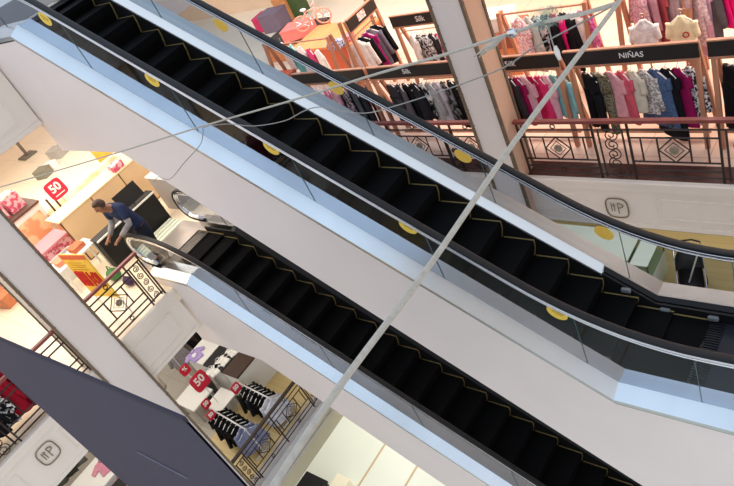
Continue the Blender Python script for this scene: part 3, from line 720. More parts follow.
row('rail behind the rope knot', 'black and pink clothes behind the rope', (-6.3, yq, zq - .12), (-4.98, yq, zq - .12), [
    ('tee', 'pink and white top', (222, 150, 160), .96, .48, 'floral', (240, 226, 226)), ('shirt', 'grey green shirt', (168, 176, 172), 1.0, .48, 'stripes', (206, 210, 206)), ('tee', 'black top with white print', BLK, .98, .5, 'print', (210, 208, 208)), ('jacket', 'black jacket', BLK, 1.02, .5), ('tee', 'hot pink edged black top', (238, 40, 128), .98, .48), ('jacket', 'plain black jacket', (26, 24, 28), 1.04, .5), ('tee', 'white top', WHT, .9, .46), ('shirt', 'pink floral shirt', (234, 150, 196), .88, .48, 'floral', (216, 70, 150))], -.5)
# two garments shown facing the railing on T stands
def stand(label, x, y, h, floor):
    t = thing('display_stand', label, 'display stand', (x, y, floor))
    m = MB(); m.cyl((x, y, floor + .02), (x, y, floor + h), .014, 8); m.build('pole', M_WOOD, t)
    m = MB(); m.cyl((x, y, floor), (x, y, floor + .02), .14, 16); m.build('base', M_WOOD, t)
    m = MB(); m.cyl((x - .06, y, floor + h), (x + .06, y, floor + h), .01, 6); m.build('arm', M_WOOD, t)
xs_ = aty(681, 20, yb - .5)
stand('wood stand holding the cream top with the red round emblem', xs_.x, yb - .45, xs_.z - F1 + .14, F1)
garment('tee', 'cream top with a red round emblem facing the railing, above the black header', (240, 226, 184), (xs_.x, yb - .5, xs_.z + .17), 0, .5, .38)

bpy.context.view_layer.update()
g = [o for o in COL.objects if o.get('label', '').startswith('cream top with a red')][0]
em = MB()
em.ring((.06, -.058, -.24), X, Z, .04, .01, 18, 5); em.build('round_emblem', mat('emblem_red', (196, 60, 52), .6), g, True)
xs_ = aty(643, 24, yb - .5)
stand('wood stand holding the white printed top', xs_.x, yb - .45, xs_.z - F1 + .14, F1)
garment('tee', 'white top with grey sketch print on a stand, left of the cream emblem top', WHT, (xs_.x, yb - .5, xs_.z + .17), .1, .5, .36, 'print', (214, 208, 206))

# rail and boards behind the left part of the right shop
rack('clothes rail further back left of the column, script logo on the upper black header', -9.1, -7.75, 10.25, 11.2 - 4.52, 11.2 - 4.95, F1, 'Silk', .55, wsize=.16)
row('back rail left of the white column', 'light clothes on the back rail', (-8.95, 10.4, 11.2 - 4.95), (-7.85, 10.4, 11.2 - 4.95), [
    ('tee', 'white lace top', WHT, .7, .42), ('shirt', 'black patterned shirt', BLK, .78, .42, 'floral', (190, 186, 186)), ('shirt', 'white and black shirt', (214, 210, 208), .74, .42, 'floral', (70, 66, 70)), ('tee', 'dark top', CHA, .76, .42), ('tee', 'white top with pink print', (232, 226, 226), .72, .44, 'print', (214, 70, 130)), ('tee', 'soft pink top', (232, 204, 206), .72, .44), ('tee', 'white pink top', (236, 220, 220), .7, .42)], -.5)
# rail that runs into the shop, its header slanting up
def rack_deep(label, x, y0, y1, zt, zr, floor):
    t = thing('clothes_rack', label, 'clothes rack', (x, (y0 + y1) / 2, floor))
    for y in (y0, y1):
        for s in (-1, 1):
            m = MB(); m.prism([(x + s * .2 - .03, y - .03, floor), (x + s * .2 + .03, y - .03, floor), (x + s * .2 + .03, y + .03, floor), (x + s * .2 - .03, y + .03, floor)], (-s * .12, 0, zt - floor)); m.build('post', M_WOOD, t)
    m = MB(); m.box((x + .1, y0, zt - .24), (x + .135, y1, zt)); hb = m.build('header', M_SIGN, t)
    m = MB(); m.box((x + .136, y0 + (y1 - y0) * .34, zt - .19), (x + .14, y0 + (y1 - y0) * .60, zt - .03)); m.build('notice', mat('paper_notice', (232, 214, 210), .6, c2=(196, 150, 146), scale=14), hb)
    m = MB(); m.box((x + .09, y0, zt), (x + .15, y1, zt + .025)); m.box((x + .09, y0, zt - .27), (x + .14, y1, zt - .24)); m.build('lip', M_WOOD, hb)
    m = MB(); m.cyl((x, y0, zr), (x, y1, zr), .014, 8); m.build('rail', M_WOOD, t); return t
p0, p1 = aty(343, 24, 9.6), aty(374, -1, 10.6)
zt_ = 11.2 - 4.24
pa, pb = atz(343, 22, zt_), atz(375, -3, zt_)
rack_deep('clothes rail running into the shop, its black header slanting up with a paper notice', (pa.x + pb.x) / 2 - .12, min(pa.y, pb.y), max(pa.y, pb.y), zt_, zt_ - .42, F1)
xx = (pa.x + pb.x) / 2 - .12; y_0, y_1 = min(pa.y, pb.y), max(pa.y, pb.y)
row('rail running into the shop', 'clothes on the rail running into the shop', (xx, y_0 + .08, zt_ - .42), (xx, y_1 - .1, zt_ - .42), [
    ('shirt', 'white fluffy shirt', WHT, .9, .5), ('jacket', 'black jacket', BLK, .82, .46), ('dress', 'magenta dress', (180, 40, 120), .82, .46), ('jacket', 'grey jacket', (112, 110, 124), .86, .46), ('jacket', 'black coat', (24, 24, 26), .9, .48)], .35, .06)

# ------------------------------------------------------------------ far left corner of the right shop: shelves, bicycle, boxes
M_ORW = mat('orange_wood', (222, 140, 84), .45, var=.12, scale=5, kind='grain')
M_ORD = mat('deep_orange_wood', (206, 98, 62), .45, var=.12, scale=5, kind='grain')
M_PBOX = mat('coral_box', (232, 116, 110), .5, var=.05)
def table(name, label, cat, lo, hi, top, m_top, m_side, legs=False, group=None, lip=.03):
    (a, b, c), (d, e, f) = lo, hi
    t = thing(name, label, cat, ((a + d) / 2, (b + e) / 2, c), group=group)
    MB().bevbox((a, b, f - top), (d, e, f), .008).build('top', m_top, t)
    if legs:
        for x in (a + .03, d - .07):
            for y in (b + .03, e - .07): MB().box((x, y, c), (x + .04, y + .04, f - top)).build('leg', m_side, t)
    else: MB().box((a + lip, b + lip, c), (d - lip, e - lip, f - top)).build('body', m_side, t)
    return t
zo = F1 + .95
p = atz(325, 38, zo); q = atz(346, 42, zo)
table('display_table', 'orange wood display table under the small bicycle', 'table', (p.x - .9, p.y - .5, F1), (p.x + 1.3, p.y + .8, zo), .06, M_ORW, M_ORD)
# folded clothes on the table
def folded(label, x, y, z, c, w=.3, d=.26, n=3, pat=None, c2=None, group=None):
    t = thing('folded_clothes', label, 'folded clothes', (x, y, z), random.uniform(-.15, .15), group)
    for i in range(n):
        m = MB(); m.smooth = False; m.bevbox((-w / 2 + random.uniform(0, .02), -d / 2 + random.uniform(0, .02), i * .035), (w / 2, d / 2, i * .035 + .033), .012)
        m.build('garment_fold', fab(c, pat, c2), t, True)
    return t
p2 = atz(337, 48, zo)
folded('small pile of blue patterned clothes on the orange table', p2.x, p2.y, zo, (66, 82, 132), .38, .3, 5, 'floral', (206, 210, 226))
p2 = atz(349, 40, zo)
folded('small pile of pink clothes on the orange table', p2.x, p2.y, zo, (228, 136, 150), .28, .26, 4)
# child's bicycle
M_BIKE = mat('pink_enamel', (228, 176, 166), .35, var=.03); M_TYRE = mat('pale_tyre', (214, 150, 130), .6); 
p = atz(327, 23, zo + .0); 
bt = thing('bicycle', 'pale pink child bicycle standing on the orange table', 'bicycle', (p.x, p.y, zo))
bd = Vector((.78, .5, 0)).normalized()
R = .22; wb = .62
def wheel(cx, nm):
    c = Vector((p.x, p.y, zo + R)) + bd * cx
    m = MB(); m.smooth = True; m.ring(c, bd, Z, R - .02, .022, 24, 6); w = m.build(nm, M_TYRE, bt)
    m = MB()
    for i in range(10):
        a = 2 * PI * i / 10; m.cyl(c, c + bd * ((R - .03) * math.cos(a)) + Z * ((R - .03) * math.sin(a)), .004, 4)
    m.cyl(c - bd.cross(Z) * .03, c + bd.cross(Z) * .03, .02, 8); m.build('spokes', M_CHROME, w); return c
c1, c0 = wheel(0., 'front_wheel'), wheel(-wb, 'rear_wheel')
m = MB(); m.smooth = True; o_ = Vector((p.x, p.y, zo))
bb, seat, head = o_ - bd * .36 + Z * .2, o_ - bd * .44 + Z * .5, o_ - bd * .1 + Z * .5
for a, b in ((c0, bb), (bb, seat), (bb, head), (seat - Z * .04, head), (c0, seat - Z * .06), (c1, head), (head, head + Z * .12)): m.tube([a, b], .016, 7)
m.build('frame', M_BIKE, bt)
m = MB(); m.smooth = True; s_ = bd.cross(Z); m.tube([head + Z * .12 - s_ * .2 - bd * .06, head + Z * .14 - s_ * .08, head + Z * .14 + s_ * .08, head + Z * .12 + s_ * .2 - bd * .06], .013, 7); m.build('handlebar', M_BIKE, bt)
m = MB(); m.smooth = True; m.sphere(seat + Z * .04, .09, 10, 6, (1.2, .7, .4)); m.build('saddle', M_WHITE, bt)
m = MB(); m.ring(bb, bd, Z, .05, .008, 14, 5); m.cyl(bb - s_ * .07 + Z * .08, bb + s_ * .07 - Z * .08, .008, 5); m.build('crank', M_CHROME, bt)
# pink boxes and posters further left
def carton(label, px, py, z, sx, sy, sz, m_, rz=0, group=None, cat='box', nm='display_box'):
    p = atz(px, py, z); t = thing(nm, label, cat, p, rz, group)
    MB().bevbox((-sx / 2, -sy / 2, 0), (sx / 2, sy / 2, sz * .86), .01).build('body', m_, t, True)
    MB().bevbox((-sx / 2 - .008, -sy / 2 - .008, sz * .86), (sx / 2 + .008, sy / 2 + .008, sz), .008).build('lid', m_, t, True)
    return t
carton('large coral pink display box beside the bicycle', 301, 35, F1 + .6, .85, .6, .32, M_PBOX, .25)
carton('grey violet display box behind the coral pink box', 279, 28, F1, .8, .62, .62, mat('violet_grey', (112, 98, 116), .6, var=.05), .1)
carton('magenta display box at the edge of the handrail', 268, 28, F1, .5, .6, .5, mat('magenta_board', (196, 44, 96), .6, var=.05), .1)
carton('dark green display board behind the boxes', 302, 14, F1, .5, .5, 1.1, mat('forest_green', (64, 88, 48), .6, var=.1), .3)
carton('tan display box left of the green board', 290, 20, F1, .45, .4, .85, mat('tan_board', (206, 142, 92), .6, var=.1), .3)
table('display_table', 'low dark plinth carrying the coral pink box', 'table', tuple(atz(296, 32, F1 + .6) - Vector((1.0, .55, 0)))[:2] + (F1,), tuple(atz(296, 32, F1 + .6) + Vector((.8, .7, 0)))[:2] + (F1 + .6,), .1, M_SIGN, M_ORW)
# open fronted orange shelf seen through the glass
p = atz(258, 48, F1 + .0)
t = thing('open_shelf', 'open fronted orange wood shelf seen through the escalator glass', 'shelf', (-12.9, 9.4, F1))
sx0, sx1, sy0, sy1, sh = -13.6, -11.9, 9.0, 9.7, 1.0
for nm, lo, hi in (('side_board', (sx0, sy0, F1), (sx0 + .06, sy1, F1 + sh)), ('side_board', (sx1 - .06, sy0, F1), (sx1, sy1, F1 + sh)), ('shelf_board', (sx0 + .06, sy0, F1 + .08), (sx1 - .06, sy1, F1 + .13)), ('shelf_board', (sx0 + .06, sy0, F1 + .5), (sx1 - .06, sy1, F1 + .54)), ('top', (sx0, sy0, F1 + sh), (sx1, sy1, F1 + sh + .05)), ('back_board', (sx0, sy1 - .03, F1 + .05), (sx1, sy1, F1 + sh))):
    MB().box(lo, hi).build(nm, M_ORD, t)
for i, (c, w) in enumerate((((236, 226, 220), 'white'), ((112, 176, 178), 'teal'), ((226, 206, 206), 'pale pink'), ((206, 62, 112), 'magenta'), ((232, 222, 214), 'cream'))):
    p = atz(290 + i * 9, 60 + i * 2.2, F1 + 1.2)
    garment('shirt', '%s top, %s from left in the cluster seen through the escalator glass' % (w, ORD[i]), c, (p.x, p.y, F1 + 1.75), -.5, .62, .5, None, None, 'tops clustered behind the escalator glass')
rail_only('wood rail of the cluster of pale tops seen through the glass', atz(288, 60, F1 + 1.2).x - .1, atz(330, 68, F1 + 1.2).x + .1, (atz(290, 60, F1 + 1.2).y + atz(326, 69, F1 + 1.2).y) / 2, F1 + 1.75, F1)
# paper boxes right of the column's tan cheek
carton('white box on a plinth at the tan column cheek', 497, 27, F1 + .9, .75, .5, .3, M_WHITE, 0)
table('display_table', 'brown plinth carrying the white box right of the tan column cheek', 'table', tuple(atz(497, 27, F1 + .9) - Vector((.5, .35, 0)))[:2] + (F1,), tuple(atz(497, 27, F1 + .9) + Vector((.5, .4, 0)))[:2] + (F1 + .9,), .3, mat('brown_wood', (150, 86, 66), .5, var=.1), M_ORW)

# ------------------------------------------------------------------ upper left shop
M_PART = mat('beige_partition', (218, 188, 146), .55, var=.03, scale=2)
M_PTOP = mat('cream_ledge', (248, 226, 180), .5, var=.03)
xp = -14.1
t = thing('partition', 'long low beige partition behind the leaning man', 'partition', (xp, 5.0, F1))
zp = 11.2 - 5.13
for a, b in ((3.95, 4.77), (4.80, 5.59), (5.62, 6.39), (6.42, 7.4)):
    MB().bevbox((xp - .1, a, F1 + .03), (xp, b, zp - .03), .006).build('panel', M_PART, t)
MB().box((xp - .06, 3.93, F1), (xp - .02, 7.4, zp - .03)).build('core', mat('dark_joint', (96, 70, 44), .6), t)
MB().box((xp - .62, 3.9, zp - .03), (xp + .015, 7.42, zp)).build('ledge', M_PTOP, t)
# black counter
t = thing('counter', 'black counter with thin white edge behind the leaning man', 'counter', (-13.05, 4.7, F1))
MB().box((-13.15, 3.92, F1), (-12.9, 5.5, F1 + .72)).build('front_panel', M_BLACK, t)
MB().box((-13.2, 3.9, F1 + .72), (-12.9, 5.52, F1 + .745)).build('top', M_BLACK, t)
MB().box((-12.9, 3.9, F1 + .715), (-12.875, 5.52, F1 + .75)).build('edge', M_WHITE, t)
t = thing('screen', 'tilted black screen beside the leaning man on the counter', 'screen', (-12.98, 5.1, F1 + .745))
m = MB(); m.obox((-13.02, 4.78, F1 + .79), (0, .6, 0), (-.12, 0, .34), (.03, 0, .01)); m.build('display', M_BLACK, t)
m = MB(); m.box((-13.1, 5.0, F1 + .745), (-12.93, 5.16, F1 + .755)); m.cyl((-13.04, 5.08, F1 + .75), (-13.05, 5.08, F1 + .9), .015, 8); m.build('stand', M_BLACK, t)
# pale green mat frame before the steel plate, white desks beyond
t = thing('floor_grille', 'pale green floor grille with white bars between the counter and the steel plate', 'grille', (-12.5, 5.0, F1))
MB().box((-12.86, 4.3, F1), (-12.27, 5.45, F1 + .05)).build('tray', mat('pale_green', (196, 214, 180), .4, var=.05), t)
for i in range(4): MB().box((-12.82 + i * .15, 4.32, F1 + .05), (-12.77 + i * .15, 5.43, F1 + .075)).build('bar', M_WHITE, t)
table('counter', 'white counter against the escalator cladding beyond the steel plate', 'counter', (-13.4, 5.75, F1), (-12.4, 6.6, F1 + .9), .04, M_WHITE, mat('grey_laminate', (166, 162, 162), .5, var=.03))
t = thing('monitor', 'grey monitor on the white counter', 'monitor', (-12.8, 6.0, F1 + .9))
m = MB(); m.obox((-12.95, 5.85, F1 + .98), (.4, 0, .0), (0, .04, .3), (0, .03, 0)); m.build('display', mat('grey_screen', (120, 122, 126), .3), t)
m = MB(); m.box((-12.85, 5.86, F1 + .9), (-12.65, 6.05, F1 + .91)); m.cyl((-12.75, 5.93, F1 + .9), (-12.75, 5.93, F1 + 1.1), .02, 8); m.build('stand', mat('grey_screen', (120, 122, 126), .3), t)
# red sale sign
def glyphs(m, o, ud, vd, nd, strokes, w):
    for (a, b, c, d) in strokes: m.tube([o + ud * a + vd * b, o + ud * c + vd * d], w, 4)
def sale_sign(label, c, ud, vd, s, pole=None, body='50', group=None, sub=True):
    """red square card with white figures; pole gives the height of its foot"""
    ud, vd = Vector(ud).normalized(), Vector(vd).normalized(); nd = ud.cross(vd); c = Vector(c)
    t = thing('sale_sign', label, 'sign', (c.x, c.y, pole if pole is not None else c.z - s / 2), group=group)
    m = MB(); P = []
    for i in range(24):
        a = 2 * PI * i / 24; ca, sa = math.cos(a), math.sin(a); k = (abs(ca) ** 6 + abs(sa) ** 6) ** (-1 / 6); P.append(c + ud * (s / 2 * k * ca) + vd * (s / 2 * k * sa) - nd * .015)
    m.prism(P, nd * .03); cd = m.build('card', M_RED, t)
    text('figures', body, s * .62, c + nd * .018 + vd * s * .08, ud, vd, M_LET, cd, .002, .008)
    if sub:
        m = MB(); m.obox(c + nd * .016 - ud * s * .3 - vd * s * .34, ud * s * .6, vd * s * .05, nd * .004); m.build('underline', M_LET, cd)
    if pole is not None:
        m = MB(); m.cyl(c - nd * .03 - vd * s * .3, (c.x - nd.x * .03, c.y - nd.y * .03, pole), .012, 6); m.cyl((c.x - nd.x * .03, c.y - nd.y * .03, pole), (c.x - nd.x * .03, c.y - nd.y * .03, pole + .015), .1, 12); m.build('pole', M_TUBE, t)
    return t
cs = atx(56, 189, -15.2)
sale_sign('large red square sale sign with white figures in the upper left shop', cs, Y, Vector((-.25, 0, 1)), .42, F1)
# gondola shelves and pale tables behind the partition
M_PINKP = mat('pink_print', (238, 190, 196), .6, c2=(206, 84, 112), scale=9, kind='noise')
M_PEACHB = mat('peach_board', (246, 208, 166), .6, c2=(232, 166, 122), scale=2.2)
t = thing('gondola', 'pale display gondola carrying the sale sign, dark upright edges', 'shelf', (-15.6, 4.2, F1))
MB().box((-16.2, 4.35, F1), (-15.35, 6.6, F1 + .75)).build('body', M_PEACHB, t)
for y in (4.36, 4.52):
    m = MB(); m.box((-15.36, y, F1), (-15.32, y + .04, F1 + 1.25)); m.build('upright', mat('dark_upright', (96, 74, 64), .5), t)
t = thing('shelf_unit', 'white shelf unit with pink printed packages beside the grey column', 'shelf', (-16.4, 3.4, F1))
MB().box((-16.9, 2.4, F1), (-16.0, 4.4, F1 + 1.1)).build('body', M_WHITE, t)
MB().box((-16.94, 2.38, F1 + 1.1), (-15.96, 4.42, F1 + 1.15)).build('top', mat('dark_upright', (96, 74, 64), .5), t)
MB().box((-15.99, 2.5, F1 + .2), (-15.97, 4.3, F1 + .95)).build('front_board', M_PEACHB, t)
for i in range(4):
    carton_t = thing('pink_pack', 'pink printed package on the shelf unit by the column, %s from the left' % ORD[i], 'package', (-16.45, 2.7 + i * .45, F1 + 1.15), group='pink packages')
    MB().bevbox((-.22, -.19, 0), (.22, .19, .42), .012).build('body', M_PINKP, carton_t, True)
    MB().box((-.16, -.13, .42), (.16, .13, .44)).build('lid', M_PTOP, carton_t, True)
t = thing('display_table', 'low table with pink patterned front before the shelf unit', 'table', (-14.9, 3.4, F1))
pa = atz(45, 240, F1 + .6); pb = atz(62, 226, F1 + .6)
MB().box((-15.4, 3.0, F1), (-14.75, 4.1, F1 + .55)).build('body', M_PINKP, t)
MB().box((-15.42, 2.98, F1 + .55), (-14.73, 4.12, F1 + .6)).build('top', mat('pink_top', (232, 150, 160), .5), t)
t = thing('storage_bin', 'white open bin with dark inside left of the partition', 'bin', (-14.25, 3.55, F1))
m = MB()
for lo, hi in (((-14.5, 3.2, F1), (-14.0, 3.22, F1 + .45)), ((-14.5, 3.83, F1), (-14.0, 3.85, F1 + .45)), ((-14.5, 3.22, F1), (-14.48, 3.83, F1 + .45)), ((-14.02, 3.22, F1), (-14.0, 3.83, F1 + .45)), ((-14.48, 3.22, F1), (-14.02, 3.83, F1 + .02))): m.box(lo, hi)
m.build('shell', M_WHITE, t)
m = MB(); m.smooth = True
for i in range(6): m.sphere((-14.35 + .11 * (i % 3), 3.35 + .22 * (i // 3), F1 + .3), .14, 8, 6, (1, 1, .7))
m.build('contents', mat('dark_contents', (64, 52, 62), .7, c2=(190, 184, 200), scale=6), t)
t = thing('trestle_table', 'narrow white table top tilted beside the yellow poster', 'table', (-13.4, 3.4, F1))
MB().box((-13.75, 3.05, F1 + .62), (-13.2, 4.0, F1 + .66)).build('top', M_WHITE, t)
for x in (-13.7, -13.28):
    for y in (3.1, 3.92): MB().box((x, y, F1), (x + .04, y + .04, F1 + .62)).build('leg', M_WHITE, t)
for i, (c, n) in enumerate((((226, 150, 120), 'salmon'), ((196, 116, 84), 'rust'))):
    folded('%s pile of folded clothes on the narrow white table' % n, -13.5, 3.3 + i * .4, F1 + .66, c, .3, .3, 3)
# yellow poster with red characters
M_YP = mat('poster_yellow', (250, 214, 66), .5, c2=(246, 196, 40), scale=3); M_RP = mat('poster_red', (214, 44, 34), .5)
xq = -11.75
ud = Vector((.985, .174, 0)); vd = Z; nd = ud.cross(vd); w = .74; hh = 1.06
o = Vector((-11.96, 2.96, F1 + .40))
t = thing('poster_board', 'yellow sale poster with red characters standing before the grey column', 'poster', (o.x + .36, o.y + .06, F1))
m = MB(); m.obox(o, ud * w, vd * hh, nd * .02); m.build('board', M_YP, t)
m = MB(); oo = o + nd * .026 + vd * .3 + ud * .06
S1 = [(0, 0, 0, .2), (.05, .02, .05, .2), (0, .2, .2, .2), (0, .1, .2, .1), (.1, 0, .1, .2), (.15, .0, .15, .2), (.2, 0, .2, .2), (0, 0, .2, 0)]
S2 = [(.28, 0, .28, .2), (.33, .05, .4, .2), (.4, .0, .33, .15), (.44, 0, .44, .2), (.5, 0, .5, .2), (.44, .1, .5, .1), (.26, .14, .38, .14)]
glyphs(m, oo, ud * 1.22, vd * 1.7, nd, S1 + S2, .019); m.build('characters', M_RP, t)
m = MB()
for k in range(4): glyphs(m, o + nd * .022 + ud * .08 + vd * (.7 + .055 * k), ud, vd, nd, [(0, 0, .5 - .08 * (k % 2), 0)], .004)
m.build('small_print', mat('poster_print', (150, 110, 20), .5), t)
m = MB(); m.obox(o + vd * (hh - .11) + nd * .022, ud * w, vd * .11, nd * .004); m.build('header_band', mat('poster_orange', (226, 92, 40), .5), t)
for du in (0, w - .03):
    m = MB(); m.obox(o - vd * .4 + ud * du, ud * .03, vd * .4, nd * .02); m.build('leg', M_TUBE, t)
# spot stand and boxes on the white floor
def floor_stand(label, px, py, h, m_):
    p = atz(px, py, F1); t = thing('display_stand', label, 'display stand', p)
    MB().box((p.x - .3, p.y - .25, F1), (p.x + .3, p.y + .25, F1 + .05)).build('base', m_, t)
    MB().box((p.x - .05, p.y - .04, F1 + .05), (p.x + .05, p.y + .04, F1 + h)).build('pole', m_, t); return t
floor_stand('dark grey stand on the bright floor at the upper left', 28, 156, 1.1, mat('grey_stand', (112, 104, 96), .5))
for i, (px, py, s, c, n) in enumerate(((60, 156, .5, (168, 164, 160), 'grey'), (46, 176, .45, (120, 118, 104), 'dark olive'), (53, 168, .35, (226, 226, 228), 'white'))):
    carton('%s box on the bright floor behind the sale sign' % n, px, py, F1, s, s * .8, s * .6, mat('box_%s' % n.replace(' ', '_'), c, .5, var=.05), .3)
p = atx(100, 163, -15.6)
t = thing('yellow_banner', 'small orange yellow hanging card near the cladding edge', 'card', p)
MB().obox(p, (0, .45, 0), (-.1, 0, .5), (.02, 0, 0)).build('card', mat('amber_card', (246, 188, 70), .5, var=.1), t)
MB().cyl(p + Vector((0, .22, -.0)), (p.x, p.y + .22, F1), .01, 6).build('pole', M_TUBE, t)
p = atx(118, 166, -14.6)
carton('pink printed package on the partition ledge', 118, 169, zp, .22, .3, .16, M_PINKP, 0)
# floor clutter behind the railing
p = atz(117, 278, F1)
t = thing('bag', 'green bag on the floor behind the railing ornament', 'bag', p)
m = MB(); m.smooth = True; m.sphere((0, 0, .12), .17, 12, 8, (1.2, .8, .7)); m.build('body', mat('green_canvas', (70, 128, 76), .7, var=.2), t, True)
m = MB(); m.tube([(-.12, 0, .2), (-.06, 0, .32), (.06, 0, .32), (.12, 0, .2)], .012, 6); m.build('handle', mat('green_canvas', (70, 128, 76), .7), t, True)
p = atz(131, 284, F1)
t = thing('bag', 'small dark purple bag on the floor near the railing end', 'bag', p)
m = MB(); m.smooth = True; m.sphere((0, 0, .09), .13, 12, 8, (1.3, .7, .7)); m.build('body', mat('purple_canvas', (64, 42, 84), .7, var=.2), t, True)
m = MB(); m.tube([(-.1, 0, .14), (-.04, .0, .22), (.05, 0, .22), (.1, 0, .14)], .01, 6); m.build('handle', mat('purple_canvas', (64, 42, 84), .7), t, True)
carton('small brown box on the cream floor left of the grey column', 10, 303, F1, .5, .34, .3, mat('brown_card', (196, 124, 84), .6, var=.1), .2)
carton('flat orange box at the left edge of the photo', 1, 292, F1, .6, .4, .16, mat('orange_card', (226, 158, 112), .6, var=.1), .2)
# dark red clothes behind the lower left railing
def rail_y(label, x, y0, y1, z, floor, group=None):
    t = thing('clothes_rack', label, 'clothes rack', (x, (y0 + y1) / 2, floor), group=group)
    for y in (y0, y1):
        MB().cyl((x, y, floor), (x, y, z), .016, 8).build('post', M_TUBE, t)
        MB().box((x - .25, y - .02, floor), (x + .25, y + .02, floor + .03)).build('foot', M_TUBE, t)
    MB().cyl((x, y0, z), (x, y1, z), .014, 8).build('rail', M_TUBE, t); return t
rail_y('clothes rail of dark red clothes behind the railing at the left edge', XL - .42, -1.5, 1.25, F1 + 1.12, F1)
row('left edge rail by the navy banner', 'dark red clothes at the left edge', (XL - .42, -1.4, F1 + 1.12), (XL - .42, 1.15, F1 + 1.12), [
    ('shirt', 'crimson shirt', (150, 20, 52), .8, .44), ('shirt', 'dark wine shirt', (92, 18, 40), .82, .44), ('tee', 'black top', BLK, .8, .44, 'print', (200, 196, 196)), ('jacket', 'wine red jacket', (110, 20, 46), .8, .44), ('shirt', 'magenta shirt', (170, 24, 84), .82, .44), ('tee', 'dark wine top with white print', (70, 16, 34), .8, .44, 'print', (214, 200, 200)),
    ('shirt', 'black and white shirt', BLK, .8, .44, 'print', (226, 222, 222)), ('jacket', 'black jacket', BLK, .84, .44), ('shirt', 'bold black and white shirt', BLK, .8, .44, 'print', (236, 232, 230)), ('shirt', 'red shirt', (160, 22, 42), .8, .46), ('dress', 'dark red dress', (136, 18, 40), .85, .46), ('jacket', 'maroon jacket', (96, 22, 34), .82, .44)], .9)

# ------------------------------------------------------------------ lower left shop
def pipe_rack(label, p, q, h, floor, group):
    """straight tube rail between p and q on two legs"""
    p, q = Vector(p), Vector(q); t = thing('clothes_rack', label, 'clothes rack', ((p.x + q.x) / 2, (p.y + q.y) / 2, floor), group=group)
    d = (q - p).normalized(); s = d.cross(Z)
    m = MB(); m.smooth = True; m.cyl(p - d * .05, q + d * .05, .02, 8); m.build('rail', M_TUBE, t)
    for e in (p, q):
        m = MB(); m.cyl((e.x, e.y, floor + .03), e, .018, 8); m.build('post', M_TUBE, t)
        m = MB(); m.obox(Vector((e.x, e.y, floor)) - s * .25 - d * .02, s * .5, d * .04, Z * .03); m.build('foot', M_TUBE, t)
    return t
hz = .9
a, b = atz(211, 409, hz), atz(245, 429, hz)
pipe_rack('white tube clothes rail with blue grey shirts, nearer the grey column', a, b, hz, F0, 'white clothes rails on the yellow wood floor')
GB = (126, 134, 168)
row('white rail nearer the grey column', 'clothes on the white rail near the column', a, b, [
    ('tee', 'black top', (18, 18, 20), .62, .5), ('shirt', 'near black shirt', BLK, .66, .5), ('tee', 'black top', (18, 18, 20), .64, .5), ('jacket', 'black jacket', BLK, .7, .52), ('tee', 'very dark top', (30, 28, 32), .66, .5), ('tee', 'black top', (18, 18, 20), .66, .5), ('shirt', 'blue grey shirt', GB, .6, .5), ('shirt', 'foremost blue grey shirt', (138, 146, 178), .62, .54)], 1.35)
a2, b2 = atz(239, 383, hz), atz(271, 399, hz)
pipe_rack('white tube clothes rail ending in pale grey shirts, nearer the escalator', a2, b2, hz, F0, 'white clothes rails on the yellow wood floor')
row('white rail nearer the escalator', 'clothes on the white rail near the escalator', a2, b2, [
    ('jacket', 'dark olive jacket', (48, 52, 42), .62, .5), ('tee', 'black top', (18, 18, 20), .64, .5), ('shirt', 'charcoal shirt', CHA, .62, .5), ('tee', 'black top', (18, 18, 20), .68, .5), ('tee', 'deep black top', (14, 14, 16), .66, .5), ('tee', 'black top', (18, 18, 20), .7, .5), ('shirt', 'pale grey shirt', (202, 202, 212), .62, .52), ('shirt', 'foremost pale grey shirt', (210, 210, 220), .64, .54)], 1.35)
# trolley end stand between rail and railing
def sign_card(label, px, py, z, s, pole=True, ud=Y, body='50', sub=False):
    p = atz(px, py, z); return sale_sign(label, p, ud, Vector((-.2, 0, 1)), s, F0 if pole else None, body, 'red sale signs of the lower shop', sub)
sign_card('red sale sign on a pole beside the white table, the largest of the lower shop', 200, 381, 1.35, .44)
sign_card('red sale sign at the head of the white rail nearer the escalator', 236, 388, .95, .24)
sign_card('red sale sign at the head of the white rail nearer the grey column', 211, 415, .95, .2)
sign_card('dark red sale sign standing on the low white table', 206, 404, .9, .22)
sign_card('slim pinkish red sale sign beside the purple shirt', 185, 370, 1.3, .26, body='%')
# long display table in white, black and brown sections
ty0, ty1 = 4.3, 5.5
M_BLKT = mat('black_table_cloth', (26, 26, 28), .6); M_BRNT = mat('dark_brown_shelf', (66, 46, 36), .55, var=.15, scale=6)
xa_, xb_, xc_, xd_ = -14.78, -14.0, -13.2, -12.6
for (x0, x1, mt, lb) in ((xa_, xb_ - .02, M_WHITE, 'white display table carrying the purple shirt'), (xb_, xc_ - .02, M_BLKT, 'black topped display table carrying white shirts'), (xc_, xd_, M_BRNT, 'dark brown topped display table beside the white rails')):
    t = table('display_table', lb, 'table', (x0, ty0, F0), (x1, ty1, .9), .05, mt, M_WHITE, lip=.015)
def flat_shirt(label, x, y, z, c, rz, s=.5, group=None):
    t = thing('flat_shirt', label, 'shirt', (x, y, z), rz, group)
    P = [(-.5, -.6), (.5, -.6), (.52, .1), (.86, -.08), (1.0, .2), (.5, .62), (.2, .68), (0, .58), (-.2, .68), (-.5, .62), (-1.0, .2), (-.86, -.08), (-.52, .1)]
    MB().prism([(px_ * s * .5, py_ * s * .6, 0) for px_, py_ in P], (0, 0, .03)).build('cloth', fab(c), t, True)
    m = MB(); m.ring((0, .62 * s * .6, .03), X, Y, .07, .012, 12, 5); m.build('collar', fab(tuple(int(v * .8) for v in c)), t, True)
    return t
p = atz(196, 356, .9)
flat_shirt('purple shirt laid on the white display table', p.x, p.y, .905, (170, 150, 206), 1.3, .62)
